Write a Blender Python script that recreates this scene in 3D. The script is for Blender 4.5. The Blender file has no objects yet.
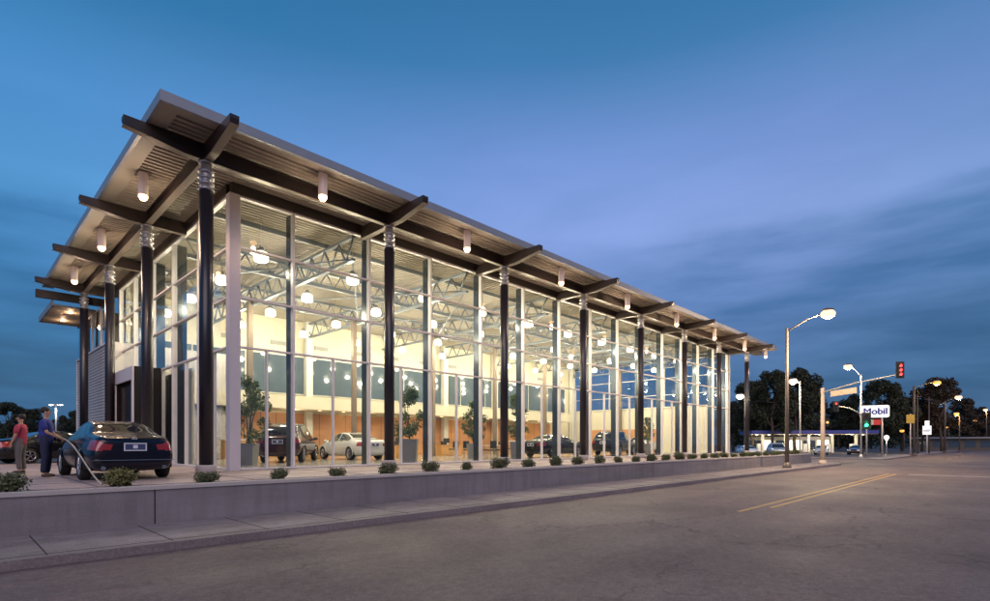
import bpy, bmesh, math, random
import numpy as np
from mathutils import Vector, Matrix, Euler
R = math.radians
PI = math.pi
S = bpy.context.scene
C = S.collection

# ------------------------------------------------------------------ camera
cam = bpy.data.cameras.new('camera')
camo = bpy.data.objects.new('camera', cam); C.objects.link(camo)
YAW = R(43.96)
camo.location = (0, 0, .85)
camo.rotation_euler = (R(90), 0, YAW - R(90))
cam.sensor_width = 36
cam.lens = 36 * 532 / 990
cam.shift_y = (444 - 300.5) / 990
cam.clip_end = 3000
cam.clip_start = .05
S.camera = camo

# ------------------------------------------------------------------ sky
W = bpy.data.worlds.new('World'); S.world = W; W.use_nodes = True
nt = W.node_tree; nt.nodes.clear()
def N(t, nt_=None, **kw):
    n = (nt_ or nt).nodes.new(t)
    for k, v in kw.items(): setattr(n, k, v)
    return n
L = nt.links.new
out = N('ShaderNodeOutputWorld')
SUN_EL, SUN_ROT = 38, 215       # soft afterglow from behind the camera
sky = N('ShaderNodeTexSky', sky_type='NISHITA'); sky.sun_disc = False
sky.sun_elevation = R(1.0); sky.sun_rotation = R(200); sky.altitude = 200
tc = N('ShaderNodeTexCoord')
sep = N('ShaderNodeSeparateXYZ'); L(tc.outputs['Generated'], sep.inputs[0])
ramp = N('ShaderNodeValToRGB'); cr = ramp.color_ramp
cols = [(0.0, (.050, .125, .270)), (.10, (.066, .165, .36)), (.25, (.130, .225, .50)), (.36, (.195, .290, .61)), (.46, (.140, .240, .54)),
        (.58, (.036, .150, .34)), (.66, (.022, .120, .28)), (.9, (.018, .10, .25))]
while len(cr.elements) < len(cols): cr.elements.new(.5)
for e, (p, c) in zip(cr.elements, cols): e.position = p; e.color = (*c, 1)
L(sep.outputs['Z'], ramp.inputs[0])
# broad side-to-side change: deeper teal towards the west, violet blue over the building
dotn = N('ShaderNodeVectorMath', operation='DOT_PRODUCT'); dotn.inputs[1].default_value = (math.sin(YAW), -math.cos(YAW), 0)
L(tc.outputs['Generated'], dotn.inputs[0])
r2 = N('ShaderNodeValToRGB'); c2 = r2.color_ramp
cc = [(0, (.25, .80, .80)), (.16, (.40, .88, .88)), (.5, (1, 1, 1)), (.78, (1.0, .98, .95)), (1, (.6, .8, .75))]
while len(c2.elements) < len(cc): c2.elements.new(.5)
for e, (p, c) in zip(c2.elements, cc): e.position = p; e.color = (*c, 1)
ma = N('ShaderNodeMath', operation='MULTIPLY_ADD'); ma.inputs[1].default_value = .62; ma.inputs[2].default_value = .5
L(dotn.outputs['Value'], ma.inputs[0]); L(ma.outputs[0], r2.inputs[0])
mul = N('ShaderNodeMix', data_type='RGBA', blend_type='MULTIPLY'); mul.inputs[0].default_value = 1
L(ramp.outputs[0], mul.inputs[6]); L(r2.outputs[0], mul.inputs[7])
# thin stratus streaks
mp = N('ShaderNodeMapping'); mp.inputs['Scale'].default_value = (1.6, 1.6, 7.5); mp.inputs['Rotation'].default_value = (R(9), R(-12), 0)
L(tc.outputs['Generated'], mp.inputs[0])
nz = N('ShaderNodeTexNoise'); nz.inputs['Scale'].default_value = 1.55; nz.inputs['Detail'].default_value = 7; nz.inputs['Roughness'].default_value = .52
nz.inputs['Distortion'].default_value = .5
L(mp.outputs[0], nz.inputs['Vector'])
cr3 = N('ShaderNodeValToRGB'); cr3.color_ramp.elements[0].position = .40; cr3.color_ramp.elements[1].position = .62
L(nz.outputs['Fac'], cr3.inputs[0])
band = N('ShaderNodeMapRange'); band.inputs['From Min'].default_value = .62; band.inputs['From Max'].default_value = .12
band.inputs['To Min'].default_value = .0; band.inputs['To Max'].default_value = 1.0
L(sep.outputs['Z'], band.inputs['Value'])
m1 = N('ShaderNodeMath', operation='MULTIPLY'); L(cr3.outputs[0], m1.inputs[0]); L(band.outputs[0], m1.inputs[1])
m2 = N('ShaderNodeMath', operation='MULTIPLY'); m2.inputs[1].default_value = .45; L(m1.outputs[0], m2.inputs[0])
cl = N('ShaderNodeMix', data_type='RGBA', blend_type='MULTIPLY'); cl.inputs[7].default_value = (.40, .58, .62, 1)
L(m2.outputs[0], cl.inputs[0]); L(mul.outputs[2], cl.inputs[6])
# darker cloud bank lying low in the sky, with a ragged upper edge
def MA(op, a, b=None, c=None, clamp=False):
    n = N('ShaderNodeMath', operation=op); n.use_clamp = clamp
    for i, v in enumerate((a, b, c)):
        if v is None: continue
        if isinstance(v, (int, float)): n.inputs[i].default_value = v
        else: L(v, n.inputs[i])
    return n.outputs[0]
mpb = N('ShaderNodeMapping'); mpb.inputs['Scale'].default_value = (1, 1, 2.2); L(tc.outputs['Generated'], mpb.inputs[0])
nb = N('ShaderNodeTexNoise'); nb.inputs['Scale'].default_value = 2.1; nb.inputs['Detail'].default_value = 8; nb.inputs['Roughness'].default_value = .5
L(mpb.outputs[0], nb.inputs['Vector'])
edge = MA('MULTIPLY_ADD', nb.outputs['Fac'], .22, sep.outputs['Z'])           # z + noise
bank = N('ShaderNodeMapRange'); bank.interpolation_type = 'SMOOTHSTEP'; bank.inputs['From Min'].default_value = .462; bank.inputs['From Max'].default_value = .425
L(edge, bank.inputs['Value'])
side = N('ShaderNodeMapRange'); side.interpolation_type = 'SMOOTHSTEP'; side.inputs['From Min'].default_value = .05; side.inputs['From Max'].default_value = .42
L(MA('ABSOLUTE', dotn.outputs['Value']), side.inputs['Value'])
mp4 = N('ShaderNodeMapping'); mp4.inputs['Scale'].default_value = (1.5, 1.5, 9); mp4.inputs['Rotation'].default_value = (R(-6), R(10), 0); L(tc.outputs['Generated'], mp4.inputs[0])
n4 = N('ShaderNodeTexNoise'); n4.inputs['Scale'].default_value = 2.4; n4.inputs['Detail'].default_value = 7; L(mp4.outputs[0], n4.inputs['Vector'])
inn = N('ShaderNodeMapRange'); inn.inputs['From Min'].default_value = .36; inn.inputs['From Max'].default_value = .62; inn.inputs['To Min'].default_value = .25; inn.inputs['To Max'].default_value = 1
L(n4.outputs['Fac'], inn.inputs['Value'])
bm_ = MA('MULTIPLY', MA('MULTIPLY', bank.outputs[0], side.outputs[0]), inn.outputs[0])
cb = N('ShaderNodeMix', data_type='RGBA', blend_type='MULTIPLY'); cb.inputs[7].default_value = (.40, .60, .66, 1)
L(bm_, cb.inputs[0]); L(cl.outputs[2], cb.inputs[6]); cl = cb
bg = N('ShaderNodeBackground'); bg.inputs['Strength'].default_value = 1.3
L(cl.outputs[2], bg.inputs['Color'])
bg2 = N('ShaderNodeBackground'); bg2.inputs['Strength'].default_value = .02; L(sky.outputs[0], bg2.inputs['Color'])
add = N('ShaderNodeAddShader'); L(bg.outputs[0], add.inputs[0]); L(bg2.outputs[0], add.inputs[1]); L(add.outputs[0], out.inputs[0])

sun = bpy.data.lights.new('sun', 'SUN'); sun.energy = 1.5; sun.angle = R(50); sun.color = (1, .77, .75)
suno = bpy.data.objects.new('sun', sun); C.objects.link(suno)
_d = Vector((math.cos(R(48)), math.sin(R(62)), -.75)).normalized()
suno.rotation_euler = _d.to_track_quat('-Z', 'Y').to_euler()

S.view_settings.view_transform = 'Standard'; S.view_settings.look = 'None'
S.view_settings.exposure = 0; S.view_settings.gamma = 1; S.view_settings.use_curve_mapping = False
cy = S.cycles
cy.max_bounces = 8; cy.diffuse_bounces = 3; cy.glossy_bounces = 4; cy.transmission_bounces = 4
cy.transparent_max_bounces = 24; cy.caustics_reflective = False; cy.caustics_refractive = False
cy.sample_clamp_indirect = 3; cy.use_denoising = True; cy.use_light_tree = True
try: cy.denoiser = 'OPENIMAGEDENOISE'
except Exception: pass

# ------------------------------------------------------------------ materials
M = {}
def mat(name, col, rough=.6, metal=0, noise=None, bump=0, bscale=30, spec=.5, emis=None, estr=0, coat=0, transl=0):
    m = bpy.data.materials.new(name); m.use_nodes = True; t = m.node_tree; b = t.nodes['Principled BSDF']
    b.inputs['Base Color'].default_value = (*col, 1); b.inputs['Roughness'].default_value = rough; b.inputs['Metallic'].default_value = metal
    b.inputs['Specular IOR Level'].default_value = spec; b.inputs['Coat Weight'].default_value = coat; b.inputs['Coat Roughness'].default_value = .05
    if emis: b.inputs['Emission Color'].default_value = (*emis, 1); b.inputs['Emission Strength'].default_value = estr
    tcn = t.nodes.new('ShaderNodeTexCoord')
    if noise is None: noise = (3, .12)
    if noise:
        n = t.nodes.new('ShaderNodeTexNoise'); n.inputs['Scale'].default_value = noise[0]; n.inputs['Detail'].default_value = 6
        t.links.new(tcn.outputs['Object'], n.inputs['Vector'])
        mx = t.nodes.new('ShaderNodeMix'); mx.data_type = 'RGBA'
        a = noise[1]
        mx.inputs[6].default_value = (*[c * (1 - a) for c in col], 1); mx.inputs[7].default_value = (*[min(1, c * (1 + a)) for c in col], 1)
        t.links.new(n.outputs['Fac'], mx.inputs[0]); t.links.new(mx.outputs[2], b.inputs['Base Color'])
    if bump:
        n2 = t.nodes.new('ShaderNodeTexNoise'); n2.inputs['Scale'].default_value = bscale; n2.inputs['Detail'].default_value = 5
        t.links.new(tcn.outputs['Object'], n2.inputs['Vector'])
        bp = t.nodes.new('ShaderNodeBump'); bp.inputs['Strength'].default_value = bump; bp.inputs['Distance'].default_value = .02
        t.links.new(n2.outputs['Fac'], bp.inputs['Height']); t.links.new(bp.outputs[0], b.inputs['Normal'])
    M[name] = m; return m
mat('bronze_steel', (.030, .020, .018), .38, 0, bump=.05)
mat('lit_flange_column_steel', (.20, .155, .12), .4, .3)  # bronze with light from below painted in for beam flanges; plain tone on interior columns
mat('column_navy', (.013, .011, .017), .36, .0, coat=.15)
mat('silver', (.52, .50, .50), .35, .7)
mat('alu', (.74, .70, .69), .4, .1)
mat('alu_panel', (.66, .60, .61), .45, .2, noise=(1.2, .08))
mat('fin', (.07, .085, .10), .16, .55)
mat('soffit', (.37, .325, .255), .6, 0, noise=(1.5, .15))
mat('fascia', (.33, .33, .35), .45, .4)
mat('truss_steel', (.20, .225, .25), .4, .2)
mat('cream', (.70, .65, .50), .7, noise=(.6, .08))
mat('cream_panel', (.70, .68, .60), .6)
mat('wood_panel', (.55, .27, .11), .45, noise=(1.3, .25))
mat('wood', (.60, .32, .12), .4, noise=(4, .2))
mat('grey_vent', (.30, .30, .28), .6)
mat('dark_band', (.085, .115, .145), .05, .0, coat=.4)
mat('black_panel', (.010, .007, .007), .28)
mat('cladding', (.55, .52, .50), .5, .0, noise=(2, .1))
mat('concrete_base', (.42, .38, .36), .75, bump=.2)
mat('navy_paint', (.003, .0035, .011), .25, .0, coat=.35, spec=.35)
mat('black_paint', (.006, .006, .009), .25, 0, coat=.4, spec=.4)
mat('maroon_paint', (.045, .012, .016), .2, .2, coat=1)
mat('white_paint', (.62, .62, .60), .25, .0, coat=1)
mat('silver_paint', (.34, .35, .37), .28, .5, coat=1)
mat('car_glass', (.012, .016, .022), .04, .0, coat=.5)
mat('rubber', (.010, .010, .010), .75, bump=.2)
mat('rim', (.50, .50, .52), .25, .9)
mat('chrome', (.75, .75, .76), .12, 1)
mat('tail_red', (.22, .008, .014), .15, emis=(1, .05, .05), estr=.03, coat=1)
mat('head_glass', (.6, .62, .65), .1, .2, coat=1)
mat('head_on', (.9, .9, .85), .2, emis=(1, .93, .8), estr=6)
mat('plate_white', (.62, .64, .68), .4)
mat('plate_dark', (.05, .06, .14), .4)
mat('bark', (.075, .055, .042), .9, bump=.6, bscale=12)
mat('leaf_far', (.028, .036, .020), .8, noise=(.5, .5))
mat('leaf_far_brown', (.050, .034, .020), .8, noise=(.5, .4))
mat('leaf_indoor', (.085, .120, .030), .6, noise=(4, .4))
mat('leaf_shrub', (.120, .135, .062), .7, noise=(6, .45))
mat('leaf_gold', (.150, .145, .045), .7, noise=(6, .4))
mat('mulch', (.035, .028, .028), .95, bump=.8, bscale=25)
mat('planter_grey', (.17, .17, .18), .5)
mat('skin', (.42, .24, .17), .55)
mat('hair', (.02, .014, .010), .7, bump=.3, bscale=60)
mat('shirt_blue', (.020, .030, .20), .8, bump=.2)
mat('shirt_red', (.34, .035, .07), .8, bump=.2)
mat('trousers_navy', (.012, .016, .045), .85, bump=.2)
mat('trousers_grey', (.10, .09, .09), .85, bump=.2)
mat('shoe', (.05, .025, .015), .5)
mat('hose', (.50, .42, .30), .5)
mat('lamp_pole', (.16, .13, .11), .5, .3)
mat('pale_pole', (.55, .52, .50), .45, .2)
mat('wood_pole', (.10, .075, .065), .85, bump=.4)
mat('signal_black', (.012, .012, .014), .5)
mat('sign_white', (.8, .8, .8), .4, emis=(1, 1, 1), estr=.75)
mat('sign_blue', (.03, .05, .30), .4)
mat('sign_red', (.35, .03, .03), .4, emis=(1, .05, .05), estr=.25)
mat('sign_yellow', (.45, .30, .05), .5)
mat('sign_beige', (.62, .50, .38), .55)
mat('canopy_blue', (.030, .050, .28), .4)
mat('paint_white', (.36, .33, .33), .7, noise=(8, .45), bump=.1)
mat('paint_yellow', (.44, .26, .075), .7, noise=(7, .5), bump=.1)
mat('chair_black', (.02, .02, .022), .6)
mat('table_white', (.7, .7, .68), .35)
mat('can_white', (.62, .52, .48), .35, emis=(1, .60, .45), estr=.12)
mat('glow_warm', (1, .8, .6), .5, noise=False, emis=(1, .52, .26), estr=6)
mat('glow_white', (1, 1, .9), .5, noise=False, emis=(1, .90, .64), estr=2.6)
mat('glow_cool', (1, 1, 1), .5, noise=False, emis=(1, .86, .66), estr=1.6)
mat('glow_street', (1, .8, .6), .5, noise=False, emis=(1, .53, .27), estr=1.75)
mat('glow_orange', (1, .6, .2), .5, noise=False, emis=(1, .42, .07), estr=1.5)
mat('glow_green', (.1, 1, .6), .5, noise=False, emis=(.05, 1, .50), estr=3)
mat('glow_red', (1, .1, .1), .5, noise=False, emis=(1, .06, .05), estr=3)
mat('glow_amber', (1, .5, .1), .5, noise=False, emis=(1, .42, .08), estr=5)

def glass_mat(name, tint, gloss):
    m = bpy.data.materials.new(name); m.use_nodes = True; t = m.node_tree; t.nodes.clear()
    o = t.nodes.new('ShaderNodeOutputMaterial'); mx = t.nodes.new('ShaderNodeMixShader')
    tr = t.nodes.new('ShaderNodeBsdfTransparent'); tr.inputs[0].default_value = (*tint, 1)
    gl = t.nodes.new('ShaderNodeBsdfGlossy'); gl.inputs['Roughness'].default_value = 0; gl.inputs['Color'].default_value = (.9, .95, 1, 1)
    lw = t.nodes.new('ShaderNodeLayerWeight'); lw.inputs[0].default_value = .5
    pw = t.nodes.new('ShaderNodeMath'); pw.operation = 'POWER'; pw.inputs[1].default_value = 4.5; t.links.new(lw.outputs['Facing'], pw.inputs[0])
    fr = t.nodes.new('ShaderNodeMath'); fr.operation = 'MULTIPLY_ADD'; fr.inputs[1].default_value = gloss; fr.inputs[2].default_value = .035; t.links.new(pw.outputs[0], fr.inputs[0])
    t.links.new(fr.outputs[0], mx.inputs[0]); t.links.new(tr.outputs[0], mx.inputs[1]); t.links.new(gl.outputs[0], mx.inputs[2])
    tcn = t.nodes.new('ShaderNodeTexCoord'); n = t.nodes.new('ShaderNodeTexNoise'); n.inputs['Scale'].default_value = .9; n.inputs['Detail'].default_value = 2
    t.links.new(tcn.outputs['Object'], n.inputs['Vector']); bp = t.nodes.new('ShaderNodeBump'); bp.inputs['Strength'].default_value = .25; bp.inputs['Distance'].default_value = .02
    t.links.new(n.outputs['Fac'], bp.inputs['Height']); t.links.new(bp.outputs[0], gl.inputs['Normal'])
    t.links.new(mx.outputs[0], o.inputs[0]); M[name] = m
glass_mat('glass', (.95, .97, .97), .85)

# ground materials
def ground_mat(name, base, dark, scale, fine, bumpd, patch, rough=(.55, .85), cracks=False):
    m = bpy.data.materials.new(name); m.use_nodes = True; t = m.node_tree; b = t.nodes['Principled BSDF']
    tcn = t.nodes.new('ShaderNodeTexCoord'); lk = t.links.new
    def nz(sc, det=6, vec=None, stretch=None):
        n = t.nodes.new('ShaderNodeTexNoise'); n.inputs['Scale'].default_value = sc; n.inputs['Detail'].default_value = det
        if stretch:
            mpn = t.nodes.new('ShaderNodeMapping'); mpn.inputs['Scale'].default_value = stretch
            lk(tcn.outputs['Object'], mpn.inputs[0]); lk(mpn.outputs[0], n.inputs['Vector'])
        else: lk(tcn.outputs['Object'], n.inputs['Vector'])
        return n
    a = nz(scale); s2 = nz(fine, 3); st = nz(patch, 4, stretch=(.12, 1, 1))
    r1 = t.nodes.new('ShaderNodeValToRGB'); r1.color_ramp.elements[0].position = .3; r1.color_ramp.elements[1].position = .72
    r1.color_ramp.elements[0].color = (*dark, 1); r1.color_ramp.elements[1].color = (*base, 1)
    lk(a.outputs['Fac'], r1.inputs[0])
    mx = t.nodes.new('ShaderNodeMix'); mx.data_type = 'RGBA'; mx.blend_type = 'OVERLAY'; mx.inputs[0].default_value = .55
    lk(r1.outputs[0], mx.inputs[6]); lk(s2.outputs['Fac'], mx.inputs[7])
    m3 = t.nodes.new('ShaderNodeMix'); m3.data_type = 'RGBA'; m3.blend_type = 'OVERLAY'; m3.inputs[0].default_value = .35
    lk(mx.outputs[2], m3.inputs[6]); lk(st.outputs['Fac'], m3.inputs[7])
    last = m3.outputs[2]
    if cracks:
        v = t.nodes.new('ShaderNodeTexVoronoi'); v.feature = 'DISTANCE_TO_EDGE'; v.inputs['Scale'].default_value = .55
        dn = nz(1.1, 5); ad = t.nodes.new('ShaderNodeVectorMath'); ad.operation = 'MULTIPLY_ADD'
        ad.inputs[1].default_value = (1.6, 1.6, 1.6); lk(dn.outputs['Color'], ad.inputs[0]); lk(tcn.outputs['Object'], ad.inputs[2])
        lk(ad.outputs[0], v.inputs['Vector'])
        rr = t.nodes.new('ShaderNodeValToRGB'); rr.color_ramp.elements[0].position = .0; rr.color_ramp.elements[1].position = .012
        rr.color_ramp.elements[0].color = (.55, .55, .55, 1); rr.color_ramp.elements[1].color = (1, 1, 1, 1)
        lk(v.outputs['Distance'], rr.inputs[0])
        m4 = t.nodes.new('ShaderNodeMix'); m4.data_type = 'RGBA'; m4.blend_type = 'MULTIPLY'
        pm = nz(.25, 3); pr = t.nodes.new('ShaderNodeValToRGB'); pr.color_ramp.elements[0].position = .52; pr.color_ramp.elements[1].position = .62
        lk(pm.outputs['Fac'], pr.inputs[0]); lk(pr.outputs[0], m4.inputs[0])
        lk(last, m4.inputs[6]); lk(rr.outputs[0], m4.inputs[7]); last = m4.outputs[2]
    lk(last, b.inputs['Base Color'])
    mr = t.nodes.new('ShaderNodeMapRange'); mr.inputs['To Min'].default_value = rough[0]; mr.inputs['To Max'].default_value = rough[1]
    lk(a.outputs['Fac'], mr.inputs['Value']); lk(mr.outputs[0], b.inputs['Roughness'])
    bp = t.nodes.new('ShaderNodeBump'); bp.inputs['Strength'].default_value = bumpd; bp.inputs['Distance'].default_value = .02
    lk(s2.outputs['Fac'], bp.inputs['Height']); lk(bp.outputs[0], b.inputs['Normal'])
    M[name] = m
def asphalt():
    m = bpy.data.materials.new('asphalt'); m.use_nodes = True; t = m.node_tree; b = t.nodes['Principled BSDF']; lk = t.links.new
    tcn = t.nodes.new('ShaderNodeTexCoord')
    def nz(sc, det=6, st=None, rough=.5):
        n = t.nodes.new('ShaderNodeTexNoise'); n.inputs['Scale'].default_value = sc; n.inputs['Detail'].default_value = det; n.inputs['Roughness'].default_value = rough
        v = tcn.outputs['Object']
        if st:
            q = t.nodes.new('ShaderNodeMapping'); q.inputs['Scale'].default_value = st; lk(v, q.inputs[0]); v = q.outputs[0]
        lk(v, n.inputs['Vector']); return n.outputs['Fac']
    def rmp(v, a, b_, ca_=(0, 0, 0), cb_=(1, 1, 1)):
        r = t.nodes.new('ShaderNodeValToRGB'); r.color_ramp.elements[0].position = a; r.color_ramp.elements[1].position = b_
        r.color_ramp.elements[0].color = (*ca_, 1); r.color_ramp.elements[1].color = (*cb_, 1); lk(v, r.inputs[0]); return r.outputs[0]
    def mix(f, a, c, bt='MIX'):
        x = t.nodes.new('ShaderNodeMix'); x.data_type = 'RGBA'; x.blend_type = bt
        for sl, v in ((0, f), (6, a), (7, c)):
            if isinstance(v, (int, float)): x.inputs[sl].default_value = v
            elif isinstance(v, tuple): x.inputs[sl].default_value = (*v, 1)
            else: lk(v, x.inputs[sl])
        return x.outputs[2]
    c = mix(rmp(nz(.22, 5), .35, .65), (.118, .084, .084), (.160, .116, .116))
    c = mix(1.0, c, rmp(nz(.9, 5, (.10, 1.6, 1)), .35, .68, (.88, .88, .89), (1.08, 1.06, 1.05)), 'MULTIPLY')      # tyre tracks along the lane
    c = mix(1.0, c, rmp(nz(9, 6, None, .7), .34, .66, (.72, .72, .72), (1.2, 1.2, 1.2)), 'MULTIPLY')
    c = mix(1.0, c, rmp(nz(42, 3, None, .8), .36, .64, (.62, .62, .62), (1.35, 1.33, 1.3)), 'MULTIPLY')
    stain = rmp(nz(1.7, 6), .70, .78); c = mix(stain, c, (.06, .045, .047))
    def crk(scale, wid, seed):
        v = t.nodes.new('ShaderNodeTexVoronoi'); v.feature = 'DISTANCE_TO_EDGE'; v.inputs['Scale'].default_value = scale
        n = t.nodes.new('ShaderNodeTexNoise'); n.inputs['Scale'].default_value = 1.6; n.inputs['Detail'].default_value = 6; lk(tcn.outputs['Object'], n.inputs['Vector'])
        a = t.nodes.new('ShaderNodeVectorMath'); a.operation = 'MULTIPLY_ADD'; a.inputs[1].default_value = (1.1, 1.1, 1.1); lk(n.outputs['Color'], a.inputs[0])
        q = t.nodes.new('ShaderNodeMapping'); q.inputs['Scale'].default_value = (.55, 1, 1); q.inputs['Location'].default_value = (seed, seed, 0); lk(tcn.outputs['Object'], q.inputs[0]); lk(q.outputs[0], a.inputs[2])
        lk(a.outputs[0], v.inputs['Vector']); return rmp(v.outputs['Distance'], wid*.3, wid, (1, 1, 1), (0, 0, 0))
    def mul(a, b_):
        n = t.nodes.new('ShaderNodeMath'); n.operation = 'MULTIPLY'; lk(a, n.inputs[0])
        if isinstance(b_, float): n.inputs[1].default_value = b_
        else: lk(b_, n.inputs[1])
        return n.outputs[0]
    cm = mul(mul(crk(.42, .016, 3), rmp(nz(.35, 3), .48, .58)), .6)
    c = mix(cm, c, (.030, .022, .024))
    cm2 = mul(mul(crk(1.5, .03, 9), rmp(nz(.28, 3, (1, 1, 3)), .58, .64)), .35)
    c = mix(cm2, c, (.035, .026, .028))
    lk(c, b.inputs['Base Color'])
    lk(rmp(nz(.5, 5), .3, .7, (.62, .62, .62), (.82, .82, .82)), b.inputs['Roughness'])
    bp = t.nodes.new('ShaderNodeBump'); bp.inputs['Strength'].default_value = .6; bp.inputs['Distance'].default_value = .012
    lk(nz(60, 4), bp.inputs['Height']); lk(bp.outputs[0], b.inputs['Normal']); M['asphalt'] = m
asphalt()
ground_mat('sidewalk_concrete', (.30, .255, .25), (.22, .185, .185), .8, 30, .25, 2, (.6, .85))
ground_mat('wall_concrete', (.24, .22, .23), (.20, .18, .19), .3, 60, .1, .8, (.6, .85))
def streak(mname, st, lo, hi, amt):
    t = M[mname].node_tree; b = t.nodes['Principled BSDF']; src = b.inputs['Base Color'].links[0].from_socket
    tcn = t.nodes.new('ShaderNodeTexCoord'); q = t.nodes.new('ShaderNodeMapping'); q.inputs['Scale'].default_value = st; t.links.new(tcn.outputs['Object'], q.inputs[0])
    n = t.nodes.new('ShaderNodeTexNoise'); n.inputs['Scale'].default_value = 1; n.inputs['Detail'].default_value = 7; n.inputs['Roughness'].default_value = .6; t.links.new(q.outputs[0], n.inputs['Vector'])
    r = t.nodes.new('ShaderNodeValToRGB'); r.color_ramp.elements[0].position = lo; r.color_ramp.elements[1].position = hi
    r.color_ramp.elements[0].color = (amt, amt, amt*.98, 1); r.color_ramp.elements[1].color = (1, 1, 1, 1); t.links.new(n.outputs['Fac'], r.inputs[0])
    x = t.nodes.new('ShaderNodeMix'); x.data_type = 'RGBA'; x.blend_type = 'MULTIPLY'; x.inputs[0].default_value = 1
    t.links.new(src, x.inputs[6]); t.links.new(r.outputs[0], x.inputs[7]); t.links.new(x.outputs[2], b.inputs['Base Color'])
streak('wall_concrete', (5, 5, .7), .36, .56, .84)
streak('wall_concrete', (.4, .4, 2.5), .36, .55, .85)
streak('sidewalk_concrete', (3, 3, 3), .36, .50, .74)
streak('sidewalk_concrete', (.5, .5, 1), .40, .55, .82)
ground_mat('terrace_concrete', (.44, .34, .31), (.35, .27, .25), .5, 18, .15, 1.5, (.5, .75))
ground_mat('lot_asphalt', (.10, .09, .09), (.07, .062, .064), .3, 30, .4, 1, (.55, .8))
ground_mat('kerb_concrete', (.25, .205, .20), (.16, .13, .13), .8, 30, .3, 2, (.6, .85))
ground_mat('earth', (.045, .045, .038), (.030, .032, .026), .2, 6, .5, 1)
ground_mat('show_floor', (.36, .33, .29), (.30, .28, .25), .3, 3, .02, 1, (.12, .22))

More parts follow.
